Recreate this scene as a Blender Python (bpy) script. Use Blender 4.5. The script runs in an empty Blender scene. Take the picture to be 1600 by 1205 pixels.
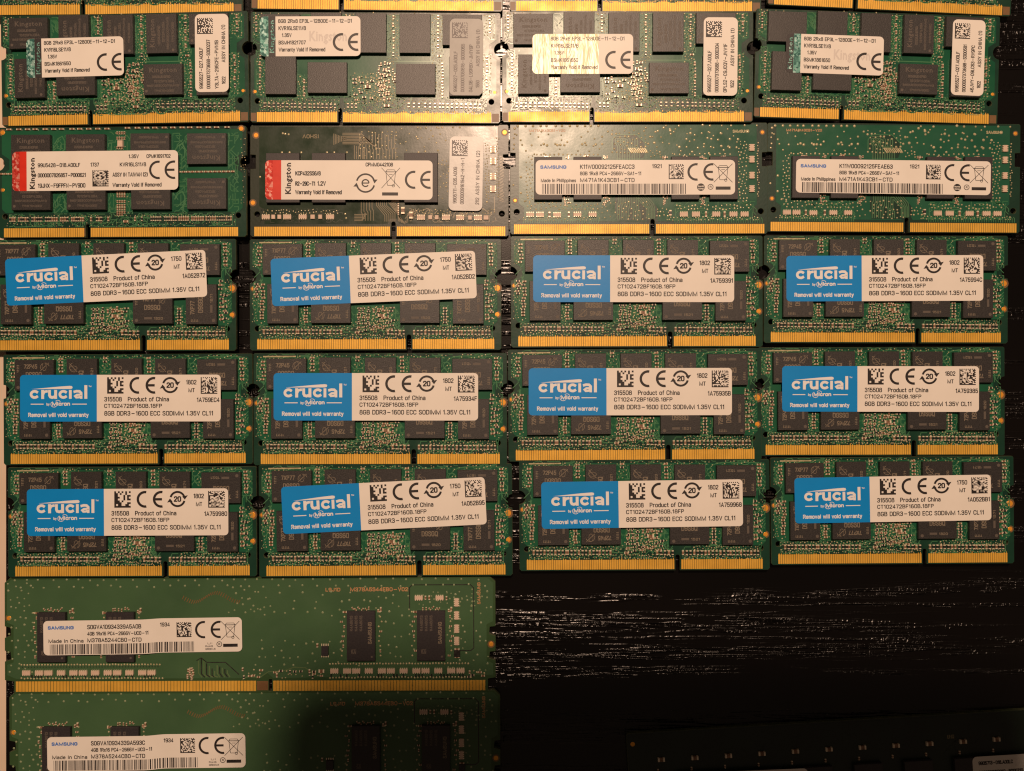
import bpy, math, random
from mathutils import Matrix, Vector
R = math.radians
sc = bpy.context.scene
C = sc.collection
sc.unit_settings.system = 'METRIC'
sc.unit_settings.scale_length = 0.01          # one Blender unit is one centimetre

# ------------------------------------------------------------------ camera, light, exposure
CAM_Z = 20.22
K0 = 57.8                                      # photograph pixels per centimetre on the boards
cam_d = bpy.data.cameras.new('camera')
cam = bpy.data.objects.new('camera', cam_d); C.objects.link(cam)
cam.location = (0, 0, CAM_Z)
cam_d.sensor_width = 36; cam_d.lens = 36 * 20 * K0 / 1600
cam_d.clip_start = 0.1; cam_d.clip_end = 1000
sc.camera = cam

world = bpy.data.worlds.new("World"); sc.world = world; world.use_nodes = True
bg = world.node_tree.nodes['Background']
bg.inputs[0].default_value = (1.0, 0.66, 0.46, 1); bg.inputs[1].default_value = 0.06

lamp_d = bpy.data.lights.new('ceiling_bulb', 'POINT')
lamp_d.energy = 315000; lamp_d.color = (1.0, 0.685, 0.485); lamp_d.shadow_soft_size = 3.5
lamp = bpy.data.objects.new('ceiling_bulb', lamp_d); C.objects.link(lamp)
lamp.location = (0.3, 41, 80)

sc.view_settings.view_transform = 'Standard'; sc.view_settings.look = 'None'
sc.view_settings.exposure = 0.0; sc.view_settings.gamma = 1.0
sc.render.resolution_x = 1024; sc.render.resolution_y = 771
sc.cycles.pixel_filter_type = 'BLACKMAN_HARRIS'; sc.cycles.filter_width = 1.2
sc.cycles.max_bounces = 5; sc.cycles.diffuse_bounces = 3; sc.cycles.glossy_bounces = 3

def P(px, py, z=0.22):
    k = (CAM_Z - z) / 20 / K0
    return Vector(((px - 800) * k, (602.5 - py) * k, z))

U = 1 / K0

# ------------------------------------------------------------------ materials
def new_mat(name):
    m = bpy.data.materials.new(name); m.use_nodes = True
    nt = m.node_tree; return m, nt, nt.nodes['Principled BSDF']

def mixcol(nt, fac, a, b):
    n = nt.nodes.new('ShaderNodeMix'); n.data_type = 'RGBA'
    nt.links.new(fac, n.inputs[0])
    for i, c in ((6, a), (7, b)):
        if isinstance(c, tuple): n.inputs[i].default_value = (*c, 1)
        else: nt.links.new(c, n.inputs[i])
    return n.outputs[2]

def noise(nt, scale, detail=3, rough=.5, vec_scale=None, obj=True, dist=0):
    tc = nt.nodes.new('ShaderNodeTexCoord')
    out = tc.outputs['Object']
    if vec_scale:
        mp = nt.nodes.new('ShaderNodeMapping'); mp.inputs['Scale'].default_value = vec_scale
        nt.links.new(out, mp.inputs[0]); out = mp.outputs[0]
    n = nt.nodes.new('ShaderNodeTexNoise'); n.inputs['Scale'].default_value = scale
    n.inputs['Detail'].default_value = detail; n.inputs['Roughness'].default_value = rough
    n.inputs['Distortion'].default_value = dist
    nt.links.new(out, n.inputs['Vector'])
    return n.outputs['Fac']

def ramp(nt, fac, a, b):
    r = nt.nodes.new('ShaderNodeMapRange'); r.inputs[1].default_value = a; r.inputs[2].default_value = b
    nt.links.new(fac, r.inputs[0]); return r.outputs[0]

def math_(nt, op, a, b):
    m = nt.nodes.new('ShaderNodeMath'); m.operation = op
    for i, c in enumerate((a, b)):
        if isinstance(c, (int, float)): m.inputs[i].default_value = c
        else: nt.links.new(c, m.inputs[i])
    return m.outputs[0]

def bump(nt, bs, h, strength, dist, normal=None):
    b = nt.nodes.new('ShaderNodeBump'); b.inputs['Strength'].default_value = strength
    b.inputs['Distance'].default_value = dist
    nt.links.new(h, b.inputs['Height'])
    if normal: nt.links.new(normal, b.inputs['Normal'])
    nt.links.new(b.outputs[0], bs.inputs['Normal']); return b.outputs[0]

def mat(name, c, c2=None, scale=1.5, rough=.5, metal=0, spec=.5, bmp=None, rvar=0, lo=.35, hi=.65, coat=0):
    m, nt, bs = new_mat(name)
    if c2:
        f = ramp(nt, noise(nt, scale), lo, hi)
        nt.links.new(mixcol(nt, f, c, c2), bs.inputs['Base Color'])
    else: bs.inputs['Base Color'].default_value = (*c, 1)
    bs.inputs['Roughness'].default_value = rough; bs.inputs['Metallic'].default_value = metal
    bs.inputs['Specular IOR Level'].default_value = spec
    if coat: bs.inputs['Coat Weight'].default_value = coat; bs.inputs['Coat Roughness'].default_value = .15
    if rvar:
        f = nt.nodes.new('ShaderNodeMapRange'); f.inputs[3].default_value = rough - rvar; f.inputs[4].default_value = rough + rvar
        nt.links.new(noise(nt, 2.3, 4), f.inputs[0]); f.inputs[1].default_value = .3; f.inputs[2].default_value = .7
        nt.links.new(f.outputs[0], bs.inputs['Roughness'])
    if bmp: bump(nt, bs, noise(nt, bmp[0], 2), bmp[1], bmp[2])
    return m

M = {}
M['mask'] = mat('bare soldermask', (.005, .033, .021), (.008, .045, .026), 1.2, .34, bmp=(14, .35, .004), rvar=.06)
M['mask_cu'] = mat('soldermask over copper', (.008, .078, .040), (.015, .108, .052), .9, .30, spec=.42, bmp=(16, .22, .002), rvar=.03)
M['trace'] = mat('soldermask over trace', (.050, .180, .080), (.075, .215, .105), 3, .28)
M['traceb'] = mat('raised green track', (.06, .16, .08), (.09, .20, .10), 3, .3)
M['smask'] = mat('deep green soldermask', (.006, .032, .020), (.009, .042, .025), 1, .36, bmp=(14, .35, .004))
M['smask_cu'] = mat('deep green soldermask over copper', (.014, .088, .050), (.019, .106, .058), .8, .29, spec=.5, bmp=(16, .25, .0025), rvar=.05)
M['omask'] = mat('olive soldermask', (.016, .026, .014), (.020, .031, .017), 1, .36, bmp=(14, .35, .004))
M['omask_cu'] = mat('olive soldermask over copper', (.010, .026, .012), (.014, .034, .015), .8, .27, bmp=(16, .25, .0025), rvar=.06)
M['otrace'] = mat('olive soldermask over trace', (.19, .165, .095), (.24, .20, .12), 2, .3)
M['dmask'] = mat('leaf green soldermask', (.028, .070, .022), (.034, .080, .027), 1, .45, bmp=(16, .35, .004))
M['dmask_cu'] = mat('leaf green soldermask over copper', (.043, .100, .044), (.054, .120, .052), .5, .42, bmp=(18, .35, .004), rvar=.05)
M['dtrace'] = mat('leaf green soldermask over trace', (.09, .15, .06), (.12, .18, .08), 2, .4)
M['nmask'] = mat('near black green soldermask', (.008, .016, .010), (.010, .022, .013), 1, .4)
M['edge'] = mat('board edge laminate', (.045, .065, .030), (.09, .10, .05), 5, .5)
M['gold'] = mat('gold plating', (.86, .50, .075), (.78, .44, .06), 3, .48, metal=.3, bmp=(20, .4, .004), rvar=.06)
M['pad'] = mat('gold test pad', (.90, .40, .045), (.82, .36, .04), 3, .4, metal=.35)
M['bare'] = mat('bare brown laminate', (.16, .085, .035), (.20, .11, .045), 4, .45)
M['legend'] = mat('copper lettering', (.42, .22, .10), (.50, .28, .13), 4, .45)
M['solder'] = mat('solder', (.90, .80, .62), (.72, .62, .46), 9, .28, metal=.25, bmp=(40, .4, .004))
M['capbody'] = mat('ceramic capacitor body', (.14, .07, .035), (.30, .17, .10), 12, .45)
M['resbody'] = mat('black resistor body', (.012, .011, .010), (.03, .028, .026), 12, .4)
M['array'] = mat('ceramic resistor array', (.60, .45, .34), (.68, .53, .42), 9, .45)
M['via'] = mat('tented via', (.38, .35, .20), (.62, .54, .34), 7, .3, metal=.15)
M['dvia'] = mat('tented via on leaf green', (.19, .25, .13), (.28, .32, .19), 7, .35)
M['chip'] = mat('epoxy chip package', (.016, .0155, .016), (.038, .035, .034), 38, .45, bmp=(45, .7, .006), lo=.35, hi=.65, spec=.6)
M['chip_dark'] = mat('dark epoxy chip package', (.024, .021, .024), (.034, .030, .032), 26, .5, bmp=(60, .5, .004))
M['mark'] = mat('laser marking', (.21, .175, .125), (.165, .135, .10), 20, .6)
M['dot'] = mat('pin one dot', (.105, .088, .073), None, rough=.6)
M['ink'] = mat('black ink', (.014, .011, .011), (.026, .021, .02), 6, .5)
M['ink2'] = mat('grey ink', (.11, .10, .10), (.17, .155, .15), 9, .5)
M['paper'] = mat('matt white label', (.79, .755, .69), (.82, .785, .72), 1.5, .46, bmp=(12, .12, .004))
M['whiteink'] = mat('white ink', (.80, .80, .80), None, rough=.45)
M['blue'] = mat('blue label ink', (.0005, .235, .64), (.0005, .25, .68), 1, .40, bmp=(12, .12, .004))
M['navy'] = mat('blue lettering ink', (.06, .18, .55), (.10, .23, .60), 8, .5)
M['red'] = mat('red label ink', (.62, .025, .010), (.68, .032, .012), 4, .4)
M['silverlabel'] = mat('silver grey label', (.44, .44, .43), (.50, .50, .49), 2, .42, metal=.1, bmp=(14, .25, .004))
M['dulllabel'] = mat('dull grey label', (.30, .30, .28), (.35, .35, .33), 2, .45, bmp=(14, .25, .004))
M['pale'] = mat('pale birch', (.66, .52, .40), (.74, .60, .47), .3, .5)
M['phone'] = mat('phone glass', (.02, .02, .022), None, rough=.15)
M['phone_lens'] = mat('lens glass', (.005, .005, .006), None, rough=.05)

def holo(name, a, b, c):
    m, nt, bs = new_mat(name)
    v = nt.nodes.new('ShaderNodeTexVoronoi'); v.inputs['Scale'].default_value = 17
    tc = nt.nodes.new('ShaderNodeTexCoord'); nt.links.new(tc.outputs['Object'], v.inputs['Vector'])
    sep = nt.nodes.new('ShaderNodeSeparateColor'); nt.links.new(v.outputs['Color'], sep.inputs[0])
    c1 = mixcol(nt, ramp(nt, sep.outputs[0], .25, .75), a, b)
    c2 = mixcol(nt, ramp(nt, sep.outputs[1], .7, .95), c1, c)
    nt.links.new(c2, bs.inputs['Base Color'])
    bs.inputs['Roughness'].default_value = .3; bs.inputs['Metallic'].default_value = .35
    bump(nt, bs, sep.outputs[2], .5, .006)
    return m
M['holo'] = holo('teal hologram foil', (.05, .17, .15), (.22, .52, .45), (.55, .85, .80))
M['holored'] = holo('red glitter foil', (.60, .04, .03), (.80, .12, .09), (.95, .45, .38))
M['film'] = mat('label film tinted as lamp glare', (.78, .80, .42), (.90, .88, .56), 5, .30, bmp=(5, .35, .01))  # yellow is the lamp's glare put into the film colour
def glare_film():
    m, nt, bs = new_mat('label film with painted lamp glare')
    w = noise(nt, 2.2, 2, .5, (2.2, .45, 1), dist=1.2)
    f = ramp(nt, w, .38, .62)
    nt.links.new(mixcol(nt, f, (.88, .84, .60), (.92, .95, .58)), bs.inputs['Base Color'])  # yellow streaks paint the lamp's reflection into the film colour
    bs.inputs['Roughness'].default_value = .30
    bump(nt, bs, w, .55, .05)
    return m
M['film'] = glare_film()

def wood():
    m, nt, bs = new_mat('black stained open pore veneer')
    warp = noise(nt, 1, 3, .5, (.10, .35, 1))
    band = ramp(nt, noise(nt, 1, 2, .5, (.035, 1.45, 1), dist=.3), .475, .53)
    brk = ramp(nt, noise(nt, 1, 2, .5, (.5, 4.5, 1), dist=.4), .40, .52)
    n1 = noise(nt, 1, 2, .5, (.22, 5.5, 1), dist=.35)
    n2 = noise(nt, 1, 1, .5, (.30, 8.0, 1), dist=.3)
    def lines(n):
        d = math_(nt, 'ABSOLUTE', math_(nt, 'SUBTRACT', n, .5), 0)
        r = nt.nodes.new('ShaderNodeMapRange'); r.interpolation_type = 'SMOOTHSTEP'
        r.inputs[1].default_value = .0; r.inputs[2].default_value = .075; r.inputs[3].default_value = 1; r.inputs[4].default_value = 0
        nt.links.new(d, r.inputs[0]); return r.outputs[0]
    g = math_(nt, 'MAXIMUM', lines(n1), lines(n2))
    beads = ramp(nt, noise(nt, 1, 1, .5, (10, 5, 1), dist=.2), .36, .56)
    fine = noise(nt, 30, 2, .6)
    h = math_(nt, 'MULTIPLY', g, math_(nt, 'ADD', math_(nt, 'MULTIPLY', beads, .7), .3))
    h = math_(nt, 'MULTIPLY', h, math_(nt, 'MULTIPLY', band, brk))
    h = math_(nt, 'ADD', h, math_(nt, 'MULTIPLY', fine, .04))
    bump(nt, bs, h, 1.0, .034)
    col = mixcol(nt, ramp(nt, warp, .3, .7), (.0012, .0009, .0009), (.0030, .0020, .0018))
    nt.links.new(col, bs.inputs['Base Color'])
    bs.inputs['Roughness'].default_value = .25; bs.inputs['Specular IOR Level'].default_value = .5
    return m
M['wood'] = wood()

# ------------------------------------------------------------------ mesh builder (u, v in board pixels, v downwards)
_tc = {}
def text_geo(s, bold=0.0):
    key = (s, bold)
    if key not in _tc:
        cu = bpy.data.curves.new('t', 'FONT'); cu.body = s; cu.size = 1; cu.resolution_u = 1
        cu.offset = bold; cu.space_character = 1.06
        o = bpy.data.objects.new('t', cu); C.objects.link(o)
        bpy.context.view_layer.update()
        me = bpy.data.meshes.new_from_object(o.evaluated_get(bpy.context.evaluated_depsgraph_get()))
        vs = [(v.co.x, v.co.y) for v in me.vertices]
        fs = [tuple(p.vertices) for p in me.polygons]
        # keep faces looking up
        ff = []
        for f in fs:
            a, b, c = (vs[f[0]], vs[f[1]], vs[f[2]])
            if (b[0]-a[0])*(c[1]-a[1]) - (b[1]-a[1])*(c[0]-a[0]) < 0: f = f[::-1]
            ff.append(f)
        x0 = min((v[0] for v in vs), default=0); x1 = max((v[0] for v in vs), default=1)
        bpy.data.objects.remove(o); bpy.data.curves.remove(cu); bpy.data.meshes.remove(me)
        _tc[key] = (vs, ff, x0, x1)
    return _tc[key]

# a plain condensed stroke alphabet, as thermal printers use: polylines on a cell of height 1
def _loop(x0, y0, x1, y1, r=.16):
    return [(x0, y0+r*1.3), (x0, y1-r*1.3), (x0+r*.3, y1-r*.35), (x0+r, y1), (x1-r, y1), (x1-r*.3, y1-r*.35), (x1, y1-r*1.3), (x1, y0+r*1.3), (x1-r*.3, y0+r*.35), (x1-r, y0), (x0+r, y0), (x0+r*.3, y0+r*.35), (x0, y0+r*1.3)]
_cl = [(.52, .74), (.47, .93), (.36, 1), (.16, 1), (.05, .93), (0, .78), (0, .22), (.05, .07), (.16, 0), (.36, 0), (.47, .07), (.52, .26)]
GL = {
 '0': (.5, [_loop(0, 0, .5, 1)]), 'O': (.54, [_loop(0, 0, .54, 1)]), 'D': (.52, [[(0, 0), (0, 1), (.32, 1), (.46, .93), (.52, .78), (.52, .22), (.46, .07), (.32, 0), (0, 0)]]),
 '1': (.26, [[(0, .8), (.2, 1), (.2, 0)]]), 'I': (.08, [[(.04, 0), (.04, 1)]]),
 '2': (.5, [[(0, .76), (.05, .94), (.16, 1), (.34, 1), (.46, .93), (.5, .76), (.46, .6), (0, .08), (0, 0), (.5, 0)]]),
 '3': (.48, [[(0, .82), (.06, .96), (.16, 1), (.32, 1), (.43, .94), (.47, .78), (.43, .6), (.3, .53), (.16, .53)], [(.3, .53), (.44, .46), (.48, .26), (.43, .06), (.32, 0), (.15, 0), (.04, .06), (0, .22)]]),
 '4': (.5, [[(.36, 0), (.36, 1), (0, .3), (0, .24), (.5, .24)]]),
 '5': (.48, [[(.46, 1), (.05, 1), (.02, .52), (.16, .62), (.34, .62), (.44, .54), (.48, .32), (.43, .07), (.32, 0), (.14, 0), (.04, .07), (0, .2)]]),
 '6': (.5, [[(.46, .86), (.38, 1), (.16, 1), (.04, .92), (0, .74), (0, .22), (.05, .05), (.16, 0), (.34, 0), (.45, .06), (.5, .22), (.5, .38), (.44, .53), (.32, .58), (.14, .58), (0, .48)]]),
 '7': (.48, [[(0, 1), (.48, 1), (.18, 0)]]),
 '8': (.5, [_loop(.03, .54, .47, 1, .13), _loop(0, 0, .5, .54, .14)]),
 '9': (.5, [[(.04, .14), (.12, 0), (.34, 0), (.46, .08), (.5, .26), (.5, .78), (.45, .95), (.34, 1), (.16, 1), (.05, .94), (0, .78), (0, .62), (.06, .47), (.18, .42), (.36, .42), (.5, .52)]]),
 'A': (.58, [[(0, 0), (.29, 1), (.58, 0)], [(.1, .3), (.48, .3)]]),
 'B': (.52, [[(0, 0), (0, 1), (.32, 1), (.45, .93), (.47, .78), (.43, .6), (.3, .53), (0, .53)], [(.3, .53), (.46, .46), (.52, .28), (.47, .07), (.34, 0), (0, 0)]]),
 'C': (.52, [_cl]), 'G': (.54, [_cl[:-1]+[(.52, .2), (.53, .46), (.3, .46)]]),
 'E': (.44, [[(.44, 1), (0, 1), (0, 0), (.44, 0)], [(0, .52), (.38, .52)]]), 'F': (.44, [[(.44, 1), (0, 1), (0, 0)], [(0, .52), (.38, .52)]]),
 'H': (.52, [[(0, 0), (0, 1)], [(.52, 0), (.52, 1)], [(0, .52), (.52, .52)]]), 'J': (.42, [[(.42, 1), (.42, .2), (.36, .05), (.26, 0), (.14, 0), (.04, .06), (0, .22)]]),
 'K': (.54, [[(0, 0), (0, 1)], [(.52, 1), (0, .38)], [(.18, .58), (.54, 0)]]), 'L': (.42, [[(0, 1), (0, 0), (.42, 0)]]),
 'M': (.8, [[(0, 0), (0, 1), (.4, .0), (.8, 1), (.8, 0)]]), 'N': (.54, [[(0, 0), (0, 1), (.54, 0), (.54, 1)]]),
 'P': (.5, [[(0, 0), (0, 1), (.34, 1), (.46, .93), (.5, .76), (.46, .56), (.34, .48), (0, .48)]]), 'Q': (.54, [_loop(0, 0, .54, 1), [(.34, .2), (.56, -.06)]]),
 'R': (.52, [[(0, 0), (0, 1), (.34, 1), (.46, .93), (.5, .76), (.46, .58), (.34, .5), (0, .5)], [(.3, .5), (.53, 0)]]),
 'S': (.5, [[(.48, .78), (.44, .94), (.32, 1), (.16, 1), (.05, .94), (.01, .78), (.06, .62), (.42, .42), (.5, .26), (.46, .06), (.34, 0), (.15, 0), (.04, .07), (0, .24)]]),
 'T': (.5, [[(0, 1), (.5, 1)], [(.25, 1), (.25, 0)]]), 'U': (.52, [[(0, 1), (0, .22), (.05, .06), (.16, 0), (.36, 0), (.47, .06), (.52, .22), (.52, 1)]]),
 'V': (.54, [[(0, 1), (.27, 0), (.54, 1)]]), 'W': (.78, [[(0, 1), (.18, 0), (.39, .9), (.6, 0), (.78, 1)]]), 'X': (.52, [[(0, 0), (.52, 1)], [(0, 1), (.52, 0)]]), 'Y': (.54, [[(0, 1), (.27, .46), (.54, 1)], [(.27, .46), (.27, 0)]]),
 '-': (.84, [[(.14, .44), (.70, .44)]]), '.': (.1, [[(.05, 0), (.05, .12)]]), '/': (.3, [[(0, 0), (.3, 1)]]), '(': (.18, [[(.18, 1.08), (.03, .8), (0, .5), (.03, .2), (.18, -.08)]]), ')': (.18, [[(0, 1.08), (.15, .8), (.18, .5), (.15, .2), (0, -.08)]]),
 'a': (.42, [[(.03, .6), (.1, .7), (.3, .7), (.4, .62), (.42, .5), (.42, 0)], [(.42, .42), (.12, .38), (.02, .28), (.01, .12), (.1, 0), (.26, 0), (.42, .14)]]),
 'b': (.44, [[(0, 1), (0, 0)], [(0, .56), (.14, .7), (.3, .7), (.42, .6), (.44, .35), (.42, .1), (.3, 0), (.14, 0), (0, .12)]]),
 'c': (.4, [[(.4, .55), (.32, .69), (.14, .7), (.03, .6), (0, .35), (.03, .1), (.14, 0), (.32, .01), (.4, .16)]]),
 'd': (.44, [[(.44, 1), (.44, 0)], [(.44, .56), (.3, .7), (.14, .7), (.02, .6), (0, .35), (.02, .1), (.14, 0), (.3, 0), (.44, .12)]]),
 'e': (.44, [[(.02, .38), (.43, .38), (.42, .58), (.32, .7), (.14, .7), (.03, .6), (0, .35), (.03, .1), (.14, 0), (.32, 0), (.42, .13)]]),
 'f': (.28, [[(.28, 1), (.16, .98), (.1, .88), (.1, 0)], [(0, .68), (.26, .68)]]),
 'h': (.42, [[(0, 1), (0, 0)], [(0, .52), (.12, .69), (.3, .7), (.4, .6), (.42, .48), (.42, 0)]]), 'i': (.08, [[(.04, .7), (.04, 0)], [(.04, .86), (.04, 1)]]), 'j': (.08, [[(.04, .7), (.04, 0)]]),
 'l': (.08, [[(.04, 1), (.04, 0)]]), 'm': (.66, [[(0, .7), (0, 0)], [(0, .52), (.1, .69), (.24, .7), (.32, .6), (.33, 0)], [(.33, .52), (.43, .69), (.57, .7), (.65, .6), (.66, 0)]]),
 'n': (.42, [[(0, .7), (0, 0)], [(0, .52), (.12, .69), (.3, .7), (.4, .6), (.42, .48), (.42, 0)]]), 'o': (.44, [_loop(0, 0, .44, .7, .13)]),
 'p': (.44, [[(0, .7), (0, -.28)], [(0, .56), (.14, .7), (.3, .7), (.42, .6), (.44, .35), (.42, .1), (.3, 0), (.14, 0), (0, .12)]]),
 'r': (.28, [[(0, .7), (0, 0)], [(0, .5), (.1, .66), (.28, .7)]]), 's': (.4, [[(.38, .58), (.3, .7), (.12, .7), (.02, .6), (.02, .46), (.1, .4), (.32, .32), (.4, .22), (.38, .08), (.28, 0), (.1, 0), (0, .12)]]),
 't': (.28, [[(.1, .95), (.1, .14), (.16, .01), (.28, 0)], [(0, .68), (.27, .68)]]), 'u': (.42, [[(0, .7), (0, .2), (.04, .05), (.14, 0), (.28, 0), (.42, .14)], [(.42, .7), (.42, 0)]]),
 'v': (.42, [[(0, .7), (.21, 0), (.42, .7)]]), 'w': (.64, [[(0, .7), (.16, 0), (.32, .64), (.48, 0), (.64, .7)]]), 'x': (.4, [[(0, .7), (.4, 0)], [(0, 0), (.4, .7)]]), 'y': (.42, [[(0, .7), (.22, 0)], [(.42, .7), (.16, -.24), (.04, -.28)]]),
}
def strokes(t, gap=.24):
    x = 0; out = []
    for ch in t:
        if ch == ' ': x += .42; continue
        w, ps = GL.get(ch, (.4, []))
        for p in ps: out.append([(x+a, b) for a, b in p])
        x += w+gap
    return out, max(x-gap, .01)

class MB:
    def __init__(s): s.v = []; s.f = []; s.m = []; s.slots = []; s.prof = None
    def slot(s, m):
        if m not in s.slots: s.slots.append(m)
        return s.slots.index(m)
    def raw(s, vs, fs, m):
        n = len(s.v); k = s.slot(m)
        for (u, v, z) in vs:
            if s.prof: z += s.prof(u)
            s.v.append((u * U, -v * U, z))
        for f in fs: s.f.append(tuple(i + n for i in f)); s.m.append(k)
    def prism(s, pts, z0, z1, m, inset=0, msides=None):
        # pts in (u,v); made counter-clockwise in world space
        a = sum(pts[i][0]*pts[(i+1) % len(pts)][1] - pts[(i+1) % len(pts)][0]*pts[i][1] for i in range(len(pts)))
        if a > 0: pts = pts[::-1]
        n = len(pts); cu = sum(p[0] for p in pts)/n; cv = sum(p[1] for p in pts)/n
        top = []
        for p in pts:
            d = math.hypot(p[0]-cu, p[1]-cv) or 1
            k = max(0, 1 - inset*1.3/d); top.append((cu+(p[0]-cu)*k, cv+(p[1]-cv)*k))
        s.raw([(p[0], p[1], z0) for p in pts] + [(p[0], p[1], z1) for p in top],
              [tuple(range(n, 2*n))] + ([] if msides else [(i, (i+1) % n, n+(i+1) % n, n+i) for i in range(n)]), m)
        if msides:
            s.raw([(p[0], p[1], z0) for p in pts] + [(p[0], p[1], z1) for p in top],
                  [(i, (i+1) % n, n+(i+1) % n, n+i) for i in range(n)], msides)
    def flat(s, pts, z, m):
        a = sum(pts[i][0]*pts[(i+1) % len(pts)][1] - pts[(i+1) % len(pts)][0]*pts[i][1] for i in range(len(pts)))
        if a > 0: pts = pts[::-1]
        s.raw([(p[0], p[1], z) for p in pts], [tuple(range(len(pts)))], m)
    def box(s, u0, v0, u1, v1, z0, z1, m, inset=0):
        s.prism([(u0, v0), (u1, v0), (u1, v1), (u0, v1)], z0, z1, m, inset)
    def rect(s, u0, v0, u1, v1, z, m): s.flat([(u0, v0), (u1, v0), (u1, v1), (u0, v1)], z, m)
    def disc(s, u, v, r, z0, z1, m, n=12, inset=0):
        s.prism([(u+r*math.cos(2*math.pi*i/n), v+r*math.sin(2*math.pi*i/n)) for i in range(n)], z0, z1, m, inset)
    def dome(s, u, v, r, z, h, m, n=6):
        vs = [(u+r*math.cos(2*math.pi*i/n), v+r*math.sin(2*math.pi*i/n), z) for i in range(n)]
        vs += [(u+r*.55*math.cos(2*math.pi*i/n), v+r*.55*math.sin(2*math.pi*i/n), z+h*.8) for i in range(n)] + [(u, v, z+h)]
        fs = [(i, n+i, n+(i+1) % n, (i+1) % n) for i in range(n)] + [(n+i, 2*n, n+(i+1) % n) for i in range(n)]
        s.raw(vs, fs, m)
    def obox(s, u, v, l, w, ang, z0, z1, m, inset=0):
        c, q = math.cos(ang), math.sin(ang)
        s.prism([(u+a*c-b*q, v+a*q+b*c) for a, b in ((-l/2, -w/2), (l/2, -w/2), (l/2, w/2), (-l/2, w/2))], z0, z1, m, inset)
    def smd(s, u, v, l, w, ang, z, h, body=None):
        e = l*.27
        c, q = math.cos(ang), math.sin(ang)
        s.obox(u, v, l-2*e*.8, w*.9, ang, z, z+h*.93, body or M['capbody'])
        for k in (-1, 1):
            s.obox(u+k*(l/2-e/2)*c, v+k*(l/2-e/2)*q, e, w, ang, z, z+h, M['solder'], inset=.35)
    def trace(s, pts, w, z0, h, m):
        w = max(w*1.3, 1.1); z0 += .0012
        for (a, b) in zip(pts, pts[1:]):
            s.tk = (getattr(s, 'tk', 0)+1) % 11; z0 += .00013*s.tk-.00013*((s.tk-1) % 11)
            L = math.hypot(b[0]-a[0], b[1]-a[1])
            if L < .01: continue
            s.obox((a[0]+b[0])/2, (a[1]+b[1])/2, L+w*.5, w, math.atan2(b[1]-a[1], b[0]-a[0]), z0, z0+h, m)
    def line(s, a, b, w, z, m):
        L = math.hypot(b[0]-a[0], b[1]-a[1]) or 1; c, q = (b[0]-a[0])/L*w/2, (b[1]-a[1])/L*w/2
        s.flat([(a[0]-q, a[1]+c), (b[0]-q, b[1]+c), (b[0]+q, b[1]-c), (a[0]+q, a[1]-c)], z, m)
    def arc(s, u, v, r, w, a0, a1, z, m, n=14, sx=1):
        for i in range(n):
            a, b = R(a0+(a1-a0)*i/n), R(a0+(a1-a0)*(i+1)/n)
            s.flat([(u+sx*(r-w/2)*math.cos(a), v-(r-w/2)*math.sin(a)), (u+sx*(r+w/2)*math.cos(a), v-(r+w/2)*math.sin(a)),
                    (u+sx*(r+w/2)*math.cos(b), v-(r+w/2)*math.sin(b)), (u+sx*(r-w/2)*math.cos(b), v-(r-w/2)*math.sin(b))], z, m)
    def poly(s, pts, w, z, m):
        """mitred ribbon along a polyline"""
        closed = math.hypot(pts[0][0]-pts[-1][0], pts[0][1]-pts[-1][1]) < 1e-6
        if closed: pts = pts[:-1]
        n = len(pts); L = []; Rr = []
        for i in range(n):
            def d(a, b):
                l = math.hypot(b[0]-a[0], b[1]-a[1]) or 1; return ((b[0]-a[0])/l, (b[1]-a[1])/l)
            d1 = d(pts[i-1], pts[i]) if (i or closed) else None
            d2 = d(pts[i], pts[(i+1) % n]) if (i < n-1 or closed) else None
            a = d1 or d2; b = d2 or d1
            nx, ny = -(a[1]+b[1]), a[0]+b[0]; l = math.hypot(nx, ny) or 1; nx /= l; ny /= l
            k = w/2/max(.45, nx*-b[1]+ny*b[0]); p = pts[i]
            e = w*.35 if not closed else 0
            px, py = p
            if d1 is None: px -= b[0]*e; py -= b[1]*e
            if d2 is None: px += a[0]*e; py += a[1]*e
            L.append((px+nx*k, py+ny*k, z)); Rr.append((px-nx*k, py-ny*k, z))
        fs = [(i, (i+1) % n, n+(i+1) % n, n+i) for i in range(n if closed else n-1)]
        s.raw(L+Rr, fs, m)
    def text(s, t, u0, v0, u1, v1, z, m, bold=0, rot=0, wt=None):
        ps, W = strokes(t)
        h = (v1-v0) if rot in (0, 180) else (u1-u0)
        sw = wt or (h*.145+.2); sw += bold*8
        if rot == 90: L = (v1-v0)-sw
        else: L = (u1-u0)-sw
        k = L/W; hh = h-sw; q = sw/2
        for j, p in enumerate(ps):
            zz = z+.00015*(j % 3)
            if rot == 0: pts = [(u0+q+a*k, v1-q-b*hh) for a, b in p]
            elif rot == 90: pts = [(u1-q-b*hh, v1-q-a*k) for a, b in p]
            else: pts = [(u1-q-a*k, v0+q+b*hh) for a, b in p]
            s.poly(pts, sw, zz, m)
    def serif(s, t, u0, v0, u1, v1, z, m, bold=.012, rot=0, cap=.73):
        """capital tops at v0, baseline at v1, fitted to u0..u1; rot=90 reads upwards (starts at v1, caps from u0 to u1)"""
        vs, fs, x0, x1 = text_geo(t, bold)
        if not fs: return
        out = []
        for (x, y) in vs:
            a = (x-x0)/(x1-x0); b = y/cap
            if rot == 0: out.append((u0+a*(u1-u0), v1-b*(v1-v0), z))
            elif rot == 90: out.append((u1-b*(u1-u0), v1-a*(v1-v0), z))
            else: out.append((u1-a*(u1-u0), v0+b*(v1-v0), z))
        s.raw(out, fs, m)
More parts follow.
